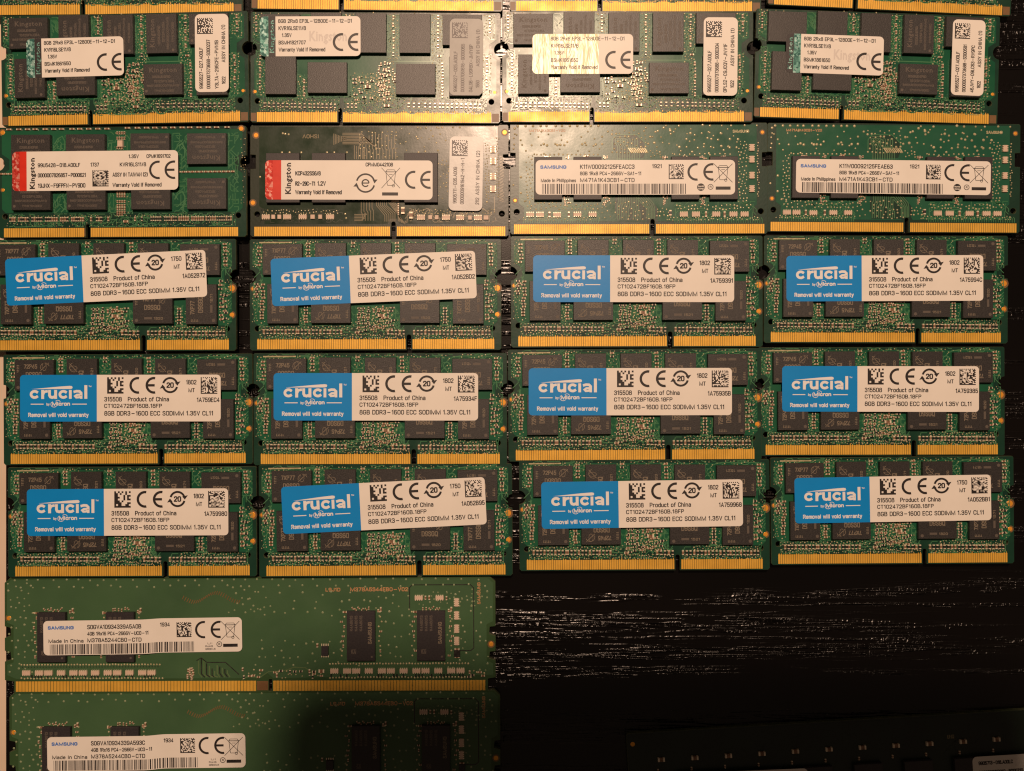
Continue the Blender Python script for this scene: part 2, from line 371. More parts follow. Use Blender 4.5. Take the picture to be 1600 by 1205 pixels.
    def mesh(s, name):
        me = bpy.data.meshes.new(name); me.from_pydata(s.v, [], s.f)
        for m in s.slots: me.materials.append(m)
        me.polygons.foreach_set('material_index', s.m); me.update()
        return me

def circ(u, v, r, n=20, a0=0, a1=360):
    return [(u+r*math.cos(R(a0+(a1-a0)*i/n)), v+r*math.sin(R(a0+(a1-a0)*i/n))) for i in range(n if a1-a0 == 360 else n+1)]

def plate(name, outer, holes, z0, z1, mtop, mside, bev=.006):
    """flat plate with through holes"""
    cu = bpy.data.curves.new('p', 'CURVE'); cu.dimensions = '2D'; cu.fill_mode = 'BOTH'
    cu.extrude = (z1-z0)/2 - bev; cu.bevel_depth = bev; cu.bevel_resolution = 0; cu.offset = -bev
    for pts in [outer]+holes:
        sp = cu.splines.new('POLY'); sp.points.add(len(pts)-1); sp.use_cyclic_u = True
        for i, p in enumerate(pts): sp.points[i].co = (p[0]*U, -p[1]*U, 0, 1)
    o = bpy.data.objects.new('p', cu); C.objects.link(o); bpy.context.view_layer.update()
    me = bpy.data.meshes.new_from_object(o.evaluated_get(bpy.context.evaluated_depsgraph_get()))
    bpy.data.objects.remove(o); bpy.data.curves.remove(cu)
    me.name = name; me.materials.clear()
    for v in me.vertices: v.co.z += (z0+z1)/2
    me.materials.append(mtop); me.materials.append(mside)
    for p in me.polygons:
        p.material_index = 0 if abs(p.normal.z) > .95 else 1
        p.use_smooth = False
    return me

def obj(name, me, parent=None, kind=None, label=None):
    if 'print' in name or 'lettering' in name or 'marking' in name: kind = 'stuff'
    o = bpy.data.objects.new(name, me); C.objects.link(o)
    if parent: o.parent = parent
    if kind: o['kind'] = kind
    if label: o['label'] = label
    return o

# ------------------------------------------------------------------ board outlines
def sodimm_outline(w, h, notch, nv, nr, square=False):
    n0, n1, nt = notch
    pts = [(2, 0), (w-2, 0), (w, 2)]
    if square: pts += [(w, 46), (w-8.5, 46.5), (w-8.5, 68), (w, 68.5)]
    else: pts += [(w+nr*math.cos(R(a))+1, nv+nr*math.sin(R(a))) for a in range(-95, -266, -17)]
    pts += [(w, h-3), (w-3, h), (n1, h), (n1, nt+3), (n1-1, nt+.8), ((n0+n1)/2, nt), (n0+1, nt+.8), (n0, nt+3), (n0, h), (3, h), (0, h-3)]
    if square: pts += [(0, 90.5), (0, 68.5), (8.5, 68), (8.5, 46.5), (0, 46)]
    else: pts += [(nr*math.cos(R(a))-1, nv+nr*math.sin(R(a))) for a in range(85, -86, -17)]
    pts += [(0, 2)]
    return pts

def fingers(mb, u0, u1, v0, v1, pitch, w, z, stub=None, rnd=None, tail=0, tmat=None):
    n = int(round((u1-u0)/pitch))
    for i in range(n):
        u = u0+(i+.5)*(u1-u0)/n
        top = v0-(rnd.choice([0, 0, 1.5, 2.5]) if rnd and tail else 0)
        mb.box(u-w/2, v0, u+w/2, v1, z, z+.004, M['gold'])
        if top < v0: mb.box(u-.6, top, u+.6, v0, z, z+.0035, M['gold'])

def rnd_traces(mb, rnd, rect, n, z, m, w=.75, lo=6, hi=24):
    u0, v0, u1, v1 = rect
    for _ in range(n):
        u, v = rnd.uniform(u0, u1), rnd.uniform(v0, v1); d = rnd.choice([0, 2, 4, 6])+rnd.choice([0, 1, 0, 7])
        pts = [(u, v)]
        for k in range(rnd.randint(1, 3)):
            L = rnd.uniform(lo, hi)/(k+1); a = d*math.pi/4
            u = min(max(u+L*math.cos(a), u0), u1); v = min(max(v+L*math.sin(a), v0), v1)
            pts.append((u, v)); d += rnd.choice([-1, 1])
        mb.trace(pts, w, z, .0022, m)

def bus(mb, pts, n, pitch, z, m, w=.8, dx=1, dy=0):
    for i in range(n): mb.trace([(p[0]+dx*pitch*i, p[1]+dy*pitch*i) for p in pts], w, z, .0022, m)

ZB, ZT = .12, .22                      # board bottom and top (double sided module)
CH = .11                                # chip package height

# ------------------------------------------------------------------ memory chips (shared meshes)
def chip_mesh(w, h, m, name='chip_body', ht=CH):
    b = MB(); b.box(-w/2, -h/2, w/2, h/2, .012, ht-.012, m)
    b.prism([(-w/2, -h/2), (w/2, -h/2), (w/2, h/2), (-w/2, h/2)], ht-.012, ht, m, .5)
    b.box(-w/2+1, -h/2+1, w/2-1, h/2-1, 0, .012, M['resbody'])
    return b.mesh(name)

def mark_micron(lot, seed):
    rnd = random.Random(seed); b = MB(); z = CH+.0006
    b.text(lot, -16, -17, 5, -10, z, M['mark'], 0)
    b.text('D9SGQ', -13, -5, 12, 3, z, M['mark'], 0)
    b.text(rnd.choice(['1820', '1521', '1906', '1671']), 2, 14, 16, 18, z, M['mark'], 0)
    b.text('11111', -27, -16, -23, -4, z, M['mark'], 0, rot=90)
    b.arc(16, -13, 6, 1, 0, 360, z, M['mark'], 12, sx=.55)
    b.arc(17, -12, 7, .8, 20, 200, z, M['mark'], 8); b.line((10, -7), (23, -19), 1, z, M['mark'])
    b.flat(circ(-25, 19, 2.6, 10), z, M['dot'])
    b.rect(-13, 14, -1, 17.5, z, M['dot'])
    return b.mesh('marking')

def mark_kingston(rot180=False):
    b = MB(); z = CH+.0006
    b.serif('Kingston', -21, -19, 22, -11, z, M['dot'], .015)
    b.text('D2568JENDPGD', -17, -6, 12, -2, z, M['dot'], 0)
    b.text('1612SFN.0BA', -14, 1, 18, 5, z, M['dot'], 0)
    b.text('88S13EB00DPNMWB', -25, 8, 25, 11.5, z, M['dot'], 0)
    b.text('TPNS79400ED', -14, 16, 17, 19.5, z, M['dot'], 0)
    b.flat(circ(-26, 18, 2.2, 10), z, M['dot'])
    return b.mesh('marking')

CHIP = chip_mesh(61.5, 48, M['chip'])
MK = {'72P45': [mark_micron('72P45', i) for i in range(3)], '7XP77': [mark_micron('7XP77', 9+i) for i in range(2)]}
MKK = mark_kingston()

def put_chip(parent, cu, cv, rot, z, me, mk=None):
    o = obj('memory_chip', me, parent); o.location = (cu*U, -cv*U, z); o.rotation_euler.z = R(rot)
    if mk: obj('laser_marking', mk, o)
    return o

def pad(parent, me, u, v, z):
    o = obj('gold_pad', me, parent); o.location = (u*U, -v*U, z); return o
def pad_mesh(r):
    b = MB(); b.disc(0, 0, r*1.5, 0, .0015, M['bare'], 16); b.disc(0, 0, r, 0, .005, M['pad'], 14, .4); return b.mesh('pad_disc')
PADB, PADS, PADC = pad_mesh(5.0), pad_mesh(3.8), pad_mesh(2.8)

def underside():
    b = MB()
    for i, u in enumerate((45, 120, 190, 270, 345)):
        b.box(u-30, 12, u+30, 60, .004, .119, M['chip'])
        if i != 2: b.box(u-30, 80, u+30, 128, .004, .119, M['chip'])
    return b.mesh('underside_chips')
UNDER = underside()

T = {}
def cluster(mb, rnd, rect, n, z, caps=.55, h=.032):
    u0, v0, u1, v1 = rect; used = []
    k = 0
    while len(used) < n and k < n*12:
        k += 1
        u = rnd.uniform(u0, u1); v = rnd.uniform(v0, v1)
        if any(abs(u-a) < 4.2 and abs(v-b) < 3.4 for a, b in used): continue
        used.append((u, v))
        if rnd.random() < caps: mb.smd(u, v, rnd.choice([5.2, 6.4]), 3, rnd.choice([0, 0, math.pi/2]), z, h*rnd.uniform(.8, 1.2), rnd.choice([M['capbody'], M['resbody']]))
        else: mb.dome(u, v, rnd.uniform(1.0, 1.6), z, .010, M['via'])
    return used

def vias(mb, rnd, rect, n, z, m, r=(.8, 1.3), h=.008, gap=3.2):
    u0, v0, u1, v1 = rect; used = []; k = 0
    while len(used) < n and k < n*10:
        k += 1
        u = rnd.uniform(u0, u1); v = rnd.uniform(v0, v1)
        if any(abs(u-a) < gap and abs(v-b) < gap for a, b in used): continue
        used.append((u, v)); mb.dome(u, v, rnd.uniform(*r), z, h, m)

def copper(name, w, h, holes, z, m, lo=9, bot=None):
    # pour: mask over copper, set in from the edges
    bot = bot or h-24
    pts = [(8, 5), (w-8, 5), (w-6, 8), (w-6, 42), (w-18, 50), (w-18, 66), (w-6, 74), (w-6, 128), (w-12, 134), (12, 134), (6, 128), (6, 74), (18, 66), (18, 50), (6, 42), (6, 8)]
    return plate(name, pts, [], z-.001, z+.003, m, m, .001)

# --- double sided ECC module with nine chips a side, blue and white labels
def build_ecc():
    w, h = 391, 173; z = ZT; g = lambda X, Y: ((X-50)/3.84, (Y-20)/3.84+(X-50)/3.84*.0066)
    holes = [(11.5, 139, 4.4), (377, 139, 4.4)]
    d = {}
    d['board'] = plate('board', sodimm_outline(w, h, (243.5, 250.5, 148.5), 58, 11), [circ(a, b, r, 14) for a, b, r in holes], ZB, ZT, M['mask'], M['edge'])
    d['copper_pour'] = copper('copper_pour', w, h, holes, z, M['mask_cu'], bot=134)
    rnd = random.Random(5)
    b = MB(); fingers(b, 11, 242, 156, 171, 3.48, 2.9, z, rnd=rnd, tail=1); fingers(b, 252.5, 380, 156, 171, 3.48, 2.9, z, rnd=rnd, tail=1)
    d['edge_contacts'] = b.mesh('edge_contacts')
    b = MB(); zz = z+.003
    # component columns between the chips
    def col(X, Y0, Y1, n, j=.6, horiz=True):
        for i in range(n):
            u, v = g(X, Y0+(Y1-Y0)*(i+.5)/n)
            b.smd(u+rnd.uniform(-j, j), v, 6.2, 3.1, 0 if horiz else math.pi/2, zz, .03, rnd.choice([M['capbody'], M['capbody'], M['resbody']]))
    col(402, 35, 130, 5); col(668, 30, 70, 2); col(932, 28, 132, 5); col(1490, 32, 175, 7, 1)
    col(108, 60, 185, 6, 1.5); col(95, 280, 370, 6, 2); col(128, 280, 380, 5, 2); col(125, 380, 500, 7, 2); col(385, 415, 520, 6); col(1215, 418, 520, 6)
    col(1462, 250, 320, 3); col(1475, 330, 500, 7, 3); col(1492, 330, 500, 5, 2)
    # rows of capacitor pairs above the contacts
    for (X0, X1) in ((135, 330), (340, 515), (530, 595), (875, 968), (1030, 1165), (1185, 1300), (1315, 1480)):
        n = int((X1-X0)/20)
        for i in range(n+1):
            u, v = g(X0+i*(X1-X0)/n, 571); b.smd(u, v, 7.4, 3.6, math.pi/2, zz, .03, M['resbody'] if i % 3 else M['capbody'])
    u, v = g(690, 574); b.smd(u, v, 7, 3.6, 0, zz, .035)
    u, v = g(835, 472); b.smd(u, v, 11, 5.2, 0, zz, .05)
    # centre cluster
    for i in range(6):
        for j in range(3):
            u, v = g(700+j*28, 430+i*18); b.smd(u+rnd.uniform(-1, 1), v, 5.4, 3, rnd.choice([0, 0, 1.57]), zz, .028, rnd.choice([M['capbody'], M['resbody']]))
    cluster(b, rnd, (*g(785, 425), *g(905, 560)), 46, zz, .5)
    cluster(b, rnd, (*g(690, 535), *g(800, 570)), 10, zz, .6)
    d['surface_components'] = b.mesh('surface_components')
    b = MB()
    vias(b, rnd, (*g(105, 540), *g(640, 560)), 60, zz, M['via']); vias(b, rnd, (*g(105, 588), *g(975, 606)), 90, zz, M['via'])
    vias(b, rnd, (*g(1090, 533), *g(1490, 560)), 66, zz, M['via']); vias(b, rnd, (*g(1030, 588), *g(1500, 606)), 46, zz, M['via'])
    vias(b, rnd, (*g(640, 500), *g(960, 606)), 60, zz, M['via'])
    for r_ in ((70, 40, 125, 190), (65, 290, 140, 520), (375, 35, 440, 125), (645, 35, 700, 125), (910, 40, 965, 128), (1190, 50, 1220, 130), (1475, 30, 1520, 190), (1455, 250, 1510, 520), (350, 410, 410, 530), (1190, 420, 1250, 530), (130, 30, 1460, 45), (690, 420, 900, 560)):
        a = g(r_[0], r_[1]); c = g(r_[2], r_[3]); n = int((c[0]-a[0])*(c[1]-a[1])/26)
        vias(b, rnd, (*a, *c), n, zz, M['via'], (.7, 1.2))
    d['vias'] = b.mesh('vias')
    b = MB(); t = M['trace']
    for r_ in ((70, 40, 125, 500), (370, 35, 445, 130), (630, 35, 712, 130), (900, 35, 975, 130), (1165, 40, 1225, 130), (1465, 30, 1525, 500), (345, 400, 418, 530), (655, 420, 945, 560), (1185, 410, 1260, 530), (130, 25, 1460, 42), (100, 530, 970, 606), (1030, 525, 1500, 606)):
        a = g(r_[0], r_[1]); c = g(r_[2], r_[3]); n = int((c[0]-a[0])*(c[1]-a[1])/38)
        rnd_traces(b, rnd, (*a, *c), n, zz-.001, t, .7, 4, 16)
    b.trace([g(110, 40), g(300, 38)], 1.6, zz-.001, .004, M['via'])
    b.trace([g(1230, 38), g(1270, 30), g(1465, 30), g(1478, 44)], 1, zz-.001, .003, t)
    b.trace([g(905, 425), g(905, 470), g(890, 490), g(890, 555)], 1.2, zz-.001, .003, t)
    b.trace([g(918, 425), g(918, 480), g(935, 500)], 1.2, zz-.001, .003, t)
    b.arc  # (helper kept for rings below)
    for k in range(8):
        a0, a1 = R(k*45), R(k*45+45); cu, cv = g(1196, 88)
        b.trace([(cu+5.5*math.cos(a0), cv+5.5*math.sin(a0)), (cu+5.5*math.cos(a1), cv+5.5*math.sin(a1))], 1, zz-.001, .003, t)
    d['traces'] = b.mesh('traces')
    rnd = random.Random(3)
    d['chips'] = [(*g(252, 143), 0), (*g(538, 161), 90), (*g(806, 160), 90), (*g(1069, 160), 90), (*g(1347, 138), 180),
                  (*g(253, 406), 90), (*g(538, 428), 180), (*g(1066, 425), 0), (*g(1354, 402), 90)]
    return d

# --- double sided ECC module with laminated grey chips (hologram labels)
def build_hol():
    w, h = 391, 173; z = ZT; g = lambda X, Y: ((X-4)/4, (Y-100)/4+(X-4)/4*.0129)
    holes = [(11, 139.5, 4.4), (377, 139.5, 4.4)]
    d = {}
    d['board'] = plate('board', sodimm_outline(w, h, (137.5, 143, 150), 58, 11), [circ(a, b, r, 14) for a, b, r in holes], ZB, ZT, M['mask'], M['edge'])
    d['copper_pour'] = copper('copper_pour', w, h, holes, z, M['mask_cu'], bot=136)
    rnd = random.Random(15)
    b = MB(); fingers(b, 10, 136, 157, 172, 3.48, 2.9, z, rnd=rnd, tail=1); fingers(b, 144.5, 377, 157, 172, 3.48, 2.9, z, rnd=rnd, tail=1)
    b.box(378, 158, 389, 171, z, z+.002, M['bare']); b.box(1, 158, 9, 171, z, z+.002, M['bare'])
    d['edge_contacts'] = b.mesh('edge_contacts')
    b = MB(); zz = z+.003
    def col(X, Y0, Y1, n, j=.5, hz=False):
        for i in range(n):
            u, v = g(X, Y0+(Y1-Y0)*(i+.5)/n)
            b.smd(u+rnd.uniform(-j, j), v, 6.4, 3.2, 0 if hz else math.pi/2, zz, .03, rnd.choice([M['capbody'], M['resbody'], M['capbody']]))
    col(42, 118, 235, 3); col(66, 365, 600, 6); col(625, 105, 230, 3); col(898, 100, 375, 6); col(1177, 95, 320, 5)
    col(1186, 345, 372, 1, 0, True); col(1206, 395, 625, 6); col(340, 510, 635, 3); col(1500, 95, 220, 3); col(1482, 345, 570, 5)
    for (X0, X1, Y) in ((95, 265, 683), (285, 405, 683), (430, 535, 683), (615, 665, 678), (995, 1060, 669), (1098, 1190, 668), (1210, 1295, 668), (1325, 1440, 668)):
        n = max(2, int((X1-X0)/26))
        for i in range(n+1):
            u, v = g(X0+i*(X1-X0)/n, Y); b.smd(u, v, 7.4, 3.6, math.pi/2, zz, .03, M['resbody'])
    for i in range(7):
        for j in range(2):
            u, v = g(845+j*26, 410+i*37); b.smd(u, v, 5.6, 3, 0 if (i+j) % 2 else 1.57, zz, .03)
    cluster(b, rnd, (*g(655, 500), *g(840, 640)), 44, zz, .6); cluster(b, rnd, (*g(790, 400), *g(910, 640)), 34, zz, .5)
    u, v = g(740, 560); b.smd(u, v, 9, 5, 0, zz, .05); u, v = g(858, 676); b.smd(u, v, 9, 4, 0, zz, .04)
    d['surface_components'] = b.mesh('surface_components')
    b = MB()
    for r_ in ((20, 105, 75, 250), (45, 370, 105, 620), (600, 105, 660, 240), (870, 105, 930, 400), (1140, 100, 1205, 620), (1465, 95, 1530, 240), (1450, 340, 1510, 600), (300, 500, 355, 640), (640, 470, 910, 660), (860, 370, 915, 620)):
        a = g(r_[0], r_[1]); c = g(r_[2], r_[3]); vias(b, rnd, (*a, *c), int((c[0]-a[0])*(c[1]-a[1])/24), zz, M['via'], (.8, 1.35))
    vias(b, rnd, (*g(60, 650), *g(560, 715)), 110, zz, M['via'], (.7, 1.2)); vias(b, rnd, (*g(590, 640), *g(1480, 715)), 190, zz, M['via'], (.7, 1.2))
    vias(b, rnd, (*g(60, 100), *g(1480, 112)), 18, zz, M['via'], (.8, 1.2))
    d['vias'] = b.mesh('vias')
    b = MB(); t = M['trace']
    for r_ in ((20, 105, 90, 300), (40, 340, 110, 620), (330, 110, 392, 240), (575, 110, 670, 240), (855, 105, 945, 400), (1130, 100, 1210, 620), (1450, 95, 1530, 250), (1445, 340, 1510, 620), (290, 490, 362, 640), (620, 480, 915, 660), (60, 620, 560, 715), (590, 620, 1480, 715)):
        a = g(r_[0], r_[1]); c = g(r_[2], r_[3]); rnd_traces(b, rnd, (*a, *c), int((c[0]-a[0])*(c[1]-a[1])/34), zz-.001, t, .7, 5, 18)
    for (x, y) in ((330, 130), (860, 250), (1130, 240), (560, 130), (640, 620)):
        u, v = g(x, y); bus(b, [(u, v), (u+6, v+6), (u+6, v+16), (u+11, v+21)], 4, 2.2, zz-.001, t, .8)
    b.trace([g(905, 395), g(1165, 392)], 1.2, zz-.001, .003, t)
    d['traces'] = b.mesh('traces')
    d['chips'] = [(*g(196, 220), 0), (*g(482, 232), 90), (*g(761, 232), 90), (*g(1035, 229), 90), (*g(1330, 202), 0),
                  (*g(200, 500), 90), (*g(490, 514), 180), (*g(1040, 514), 0), (*g(1345, 491), 90)]
    return d

# --- double sided module with two rows of four landscape chips
def build_std():
    w, h = 391, 173; z = ZT; g = lambda X, Y: ((X+14)/4, (Y-56)/4)
    holes = [(11, 139.5, 4.4), (378, 139.5, 4.4)]
    d = {}
    d['board'] = plate('board', sodimm_outline(w, h, (138, 145, 152), 57, 11), [circ(a, b, r, 14) for a, b, r in holes], ZB, ZT, M['mask'], M['edge'])
    d['copper_pour'] = copper('copper_pour', w, h, holes, z, M['mask_cu'], bot=134)
    rnd = random.Random(25)
    b = MB(); fingers(b, 9, 136, 158, 172, 3.48, 2.9, z); fingers(b, 146, 378, 158, 172, 3.48, 2.9, z)
    b.box(137-6, 158, 137.5, 171, z, z+.002, M['bare'])
    d['edge_contacts'] = b.mesh('edge_contacts')
    b = MB(); zz = z+.003
    for X in range(60, 700, 56):
        u, v = g(X+rnd.uniform(-6, 6), 70); b.smd(u, v, 8, 3, 0, zz, .03)
    for X in range(810, 1480, 56):
        u, v = g(X+rnd.uniform(-6, 6), 66); b.smd(u, v, 8, 3, 0, zz, .03)
    for X in range(1130, 1490, 28):
        u, v = g(X, 342); b.smd(u, v, 6, 3, 0, zz, .03)
    for X in range(10, 90, 28):
        u, v = g(X, 348); b.smd(u, v, 6, 3, 0, zz, .03)
    for (Y, n) in ((97, 4), (130, 4), (455, 4), (470, 4), (490, 4), (525, 4), (550, 4), (570, 4), (592, 4), (605, 3), (190, 3)):
        for i in range(n):
            u, v = g(742+i*15, Y); b.smd(u, v, 4.6, 2.6, 1.57, zz, .03)
    u, v = g(762, 165); b.obox(u, v, 9, 11, 0, zz, zz+.05, M['array'], .6)
    for (X0, X1) in ((65, 100), (120, 180), (205, 270), (290, 360), (385, 440), (455, 530), (575, 585), (612, 640), (684, 690), (852, 858), (895, 900), (955, 1020), (1040, 1110), (1130, 1190), (1210, 1280), (1300, 1370), (1385, 1460)):
        X = X0
        while X <= X1:
            u, v = g(X, 634); b.smd(u, v, 7.2, 2.8, math.pi/2, zz, .03, rnd.choice([M['resbody'], M['capbody']])); X += 14
    u, v = g(795, 650); b.smd(u, v, 8, 4, 0, zz, .04)
    d['surface_components'] = b.mesh('surface_components')
    b = MB()
    vias(b, rnd, (*g(50, 610), *g(1480, 620)), 70, zz, M['via'], (.6, 1)); vias(b, rnd, (*g(40, 655), *g(1480, 680)), 60, zz, M['via'], (.6, 1))
    vias(b, rnd, (*g(1515, 130), *g(1545, 540)), 26, zz, M['via'], (.6, 1)); vias(b, rnd, (*g(690, 80), *g(835, 600)), 40, zz, M['via'], (.6, 1))
    d['vias'] = b.mesh('vias')
    b = MB(); t = M['trace']
    for r_ in ((338, 110, 420, 200), (338, 460, 420, 600), (685, 90, 730, 600), (800, 90, 835, 600), (1090, 100, 1180, 330), (1090, 380, 1180, 600), (1440, 100, 1500, 600), (60, 600, 1480, 680)):
        a = g(r_[0], r_[1]); c = g(r_[2], r_[3]); rnd_traces(b, rnd, (*a, *c), int((c[0]-a[0])*(c[1]-a[1])/40), zz-.001, t, .8, 5, 20)
    for (X, Y) in ((1100, 180), (1100, 480), (345, 500), (345, 130)):
        u, v = g(X, Y); b.trace([(u, v+8), (u+5, v), (u+12, v-4), (u+16, v+4), (u+16, v+16), (u+10, v+22)], 1.4, zz-.001, .003, t)
    d['traces'] = b.mesh('traces')
    d['chips'] = [(*g(208, 206), 0), (*g(552, 206), 0), (*g(957, 203), 180), (*g(1311, 205), 180),
                  (*g(210, 484), 0), (*g(556, 484), 0), (*g(961, 484), 180), (*g(1311, 484), 180)]
    return d

def array_mesh(w=13, h=8.5, n=4):
    b = MB(); b.box(-w/2, -h/2+1.5, w/2, h/2-1.5, 0, .035, M['array'], .3)
    for i in range(n):
        u = -w/2+w*(i+.5)/n
        b.box(u-w/n*.33, -h/2, u+w/n*.33, -h/2+2, 0, .037, M['solder'], .2); b.box(u-w/n*.33, h/2-2, u+w/n*.33, h/2, 0, .037, M['solder'], .2)
    return b.mesh('array_body')
ARR = array_mesh(); ARRV = array_mesh(11, 9, 4)

# --- single sided module: dense vias, four small chips below a long label
def build_ddr4(style):
    w, h = 402, 174; z = .124; g = lambda X, Y: ((X-65)/3.81, (Y-30)/3.81)
    if style == 'olive': mk, mc, tr, vi = M['omask'], M['omask_cu'], M['otrace'], M['via']
    else: mk, mc, tr, vi = M['smask'], M['smask_cu'], M['trace'], M['via']
    holes = [(10.5, 139, 4.6), (391.5, 138.5, 4.6)]
    d = {}
    d['board'] = plate('board', sodimm_outline(w, h, (219.5, 226, 150.5), 57, 11, True), [circ(a, b, r, 14) for a, b, r in holes], .004, z, mk, M['edge'])
    pts = [(9, 3), (w-17, 3), (w-17, 128), (w-24, 134), (w-24, 150), (w-40, 154), (232, 154), (228, 146), (217, 146), (214, 154), (22, 154), (22, 132), (14, 126), (14, 3)]
    d['copper_pour'] = plate('copper_pour', pts, [], z-.001, z+.003, mc, mc, .001)
    rnd = random.Random(31 if style == 'olive' else 35)
    b = MB(); fingers(b, 6, 217.5, 158.5, 173, 2.89, 2.3, z); fingers(b, 228, 397, 158.5, 173, 2.89, 2.3, z)
    d['edge_contacts'] = b.mesh('edge_contacts')
    zz = z+.003; b = MB(); bv = MB(); bt = MB()
    if style == 'green':
        for X in range(110, 600, 44): u, v = g(X+rnd.uniform(-8, 8), 47); bv.dome(u, v, 2.2, zz, .016, vi, 8)
        for (x, y) in ((90, 60), (95, 90), (85, 120), (88, 160), (88, 185), (255, 158), (270, 158), (285, 160), (335, 155), (350, 160), (365, 158), (385, 160), (500, 158), (520, 160), (575, 160), (610, 160),
                       (1045, 80), (1075, 45), (1145, 92), (1210, 90), (1255, 90), (1320, 92), (1115, 130), (1165, 130), (1260, 130), (1305, 132), (1370, 132), (1420, 132), (1070, 175), (1120, 175), (1215, 175), (1255, 175), (1320, 172), (1370, 178),
                       (1208, 45), (1255, 45), (1320, 45), (1385, 48), (1465, 45), (1535, 45), (1480, 85), (960, 115), (930, 85), (900, 115), (890, 155), (930, 150), (985, 60), (1020, 75), (870, 60), (1000, 45), (130, 355), (130, 450), (90, 400), (150, 495)):
            u, v = g(x+rnd.uniform(-6, 6), y+rnd.uniform(-4, 4)); bv.dome(u, v, rnd.uniform(1.5, 2.3), zz, .015, vi, 8)
        for X in range(225, 600, 26): u, v = g(X, 218); bv.dome(u, v, 1.5, zz, .011, vi)
        for X in range(1045, 1400, 30): u, v = g(X, 218+rnd.uniform(-4, 6)); bv.dome(u, v, 1.5, zz, .011, vi)
        for (x, y) in ((290, 232), (405, 236), (520, 232), (635, 236), (985, 240), (1100, 236), (1215, 240), (1330, 236)):
            for k in range(4): u, v = g(x+rnd.uniform(-16, 16), y+rnd.uniform(-6, 4)); b.smd(u, v, 4, 2.6, rnd.choice([0, 1.57]), zz, .022)
        vias(bv, rnd, (*g(670, 75), *g(880, 210)), 70, zz, vi, (1.2, 2.0), .012, 5)
        vias(bv, rnd, (*g(90, 70), *g(650, 215)), 26, zz, vi, (1.4, 2.0), .013, 7); vias(bv, rnd, (*g(900, 60), *g(1420, 215)), 30, zz, vi, (1.4, 2.0), .013, 7)
        vias(bv, rnd, (*g(1000, 590), *g(1540, 612)), 50, zz, vi, (.9, 1.4), .009, 3); vias(bv, rnd, (*g(110, 595), *g(600, 612)), 46, zz, vi, (.9, 1.4), .009, 3)
        rnd_traces(bt, rnd, (*g(160, 500), *g(600, 612)), 60, zz-.001, tr, .8, 5, 14); rnd_traces(bt, rnd, (*g(1000, 500), *g(1540, 612)), 70, zz-.001, tr, .8, 5, 14)
        vias(bv, rnd, (*g(900, 195), *g(970, 235)), 16, zz, vi, (1.2, 1.8), .012, 4)
        bt.flat([g(678, 190), g(678, 128), g(702, 98), g(818, 98), g(872, 148), g(872, 205), g(858, 240), g(700, 240), g(700, 205)], zz+.0004, M['smask'])
        bt.flat([g(690, 455), g(885, 455), g(945, 540), g(945, 590), g(880, 612), g(700, 612), g(690, 540)], zz+.0004, M['smask'])
        for i in range(9):
            u, v = g(770+i*12, 180); bt.trace([(u, v), (u+5, v+7)], 1.3, zz-.001, .004, vi)
        tr2 = M['traceb']
        for i in range(10):
            X = 705+i*14.5; k = 6-abs(i-4.5)
            bt.trace([g(X-12, 118+k*2), g(X-12, 150+i*3), g(X, 168+i*2.2), g(X, 250)], 1.1, zz+.0005, .0016, tr2)
            X = 712+i*13
            bt.trace([g(X, 450), g(X, 500+i*6), g(X+(10 if i > 5 else -8), 515+i*6), g(X+(10 if i > 5 else -8), 606)], 1.1, zz+.0005, .0016, tr2)
        for i in range(6):
            bt.trace([g(800+i*14, 455), g(850+i*14, 512), g(880+i*9, 540), g(880+i*9, 600)], 1.1, zz+.0005, .0016, tr2)
        for i in range(4): bt.trace([g(700, 112+i*12), g(760-i*8, 112+i*12), g(775-i*8, 124+i*12)], 1.0, zz+.0005, .0016, tr2)
        bt.trace([g(675, 190), g(675, 130), g(700, 100), g(820, 100), g(870, 150), g(870, 200)], 1, zz-.001, .003, tr)
        vias(bv, rnd, (*g(160, 505), *g(590, 545)), 64, zz, vi, (1.0, 1.7), .010, 4.2); vias(bv, rnd, (*g(1050, 520), *g(1500, 548)), 64, zz, vi, (1.0, 1.7), .010, 4.2)
        vias(bv, rnd, (*g(690, 500), *g(900, 610)), 36, zz, vi, (1.0, 1.7), .010, 4.2); vias(bv, rnd, (*g(930, 540), *g(1010, 600)), 14, zz, vi, (1.0, 1.7), .010, 4)
        vias(bv, rnd, (*g(610, 470), *g(670, 600)), 12, zz, vi, (1.0, 1.7), .010, 4.2); vias(bv, rnd, (*g(160, 225), *g(200, 500)), 34, zz, vi, (1, 1.7), .010, 4)
        vias(bv, rnd, (*g(1425, 140), *g(1475, 500)), 78, zz, vi, (1, 1.6), .010, 3.6); vias(bv, rnd, (*g(1535, 150), *g(1548, 480)), 26, zz, vi, (1, 1.5), .010, 3)
        for x in (405, 640, 985, 1210):
            for k in range(7): u, v = g(x+rnd.uniform(-18, 18), 460+k*9); b.smd(u, v, 4.4, 2.6, rnd.choice([0, 1.57]), zz, .022)
        arr = [(185, 576), (243, 576), (345, 578), (466, 576), (556, 576), (1098, 576), (1170, 576), (1290, 576), (1392, 576), (1458, 576)]
        for x in (415, 1340, 1230, 300): u, v = g(x, 576); b.smd(u, v, 9, 3.6, 1.57, zz, .03)
        arrv = [(1502, 180), (1502, 250), (1502, 345), (1502, 425)]
        u, v = g(1018, 568); b.smd(u, v, 9, 4.4, 1.57, zz, .04, M['resbody'])
        for X in range(150, 600, 14): bt.trace([g(X, 596), g(X-6, 608), g(X-6, 628)], .7, zz-.001, .003, tr)
        for X in range(1040, 1560, 14): bt.trace([g(X, 596), g(X+6, 606), g(X+6, 628)], .7, zz-.001, .003, tr)
        bt.text('SAMSUNG', *g(1390, 72), *g(1488, 90), zz+.001, M['via'], .01)
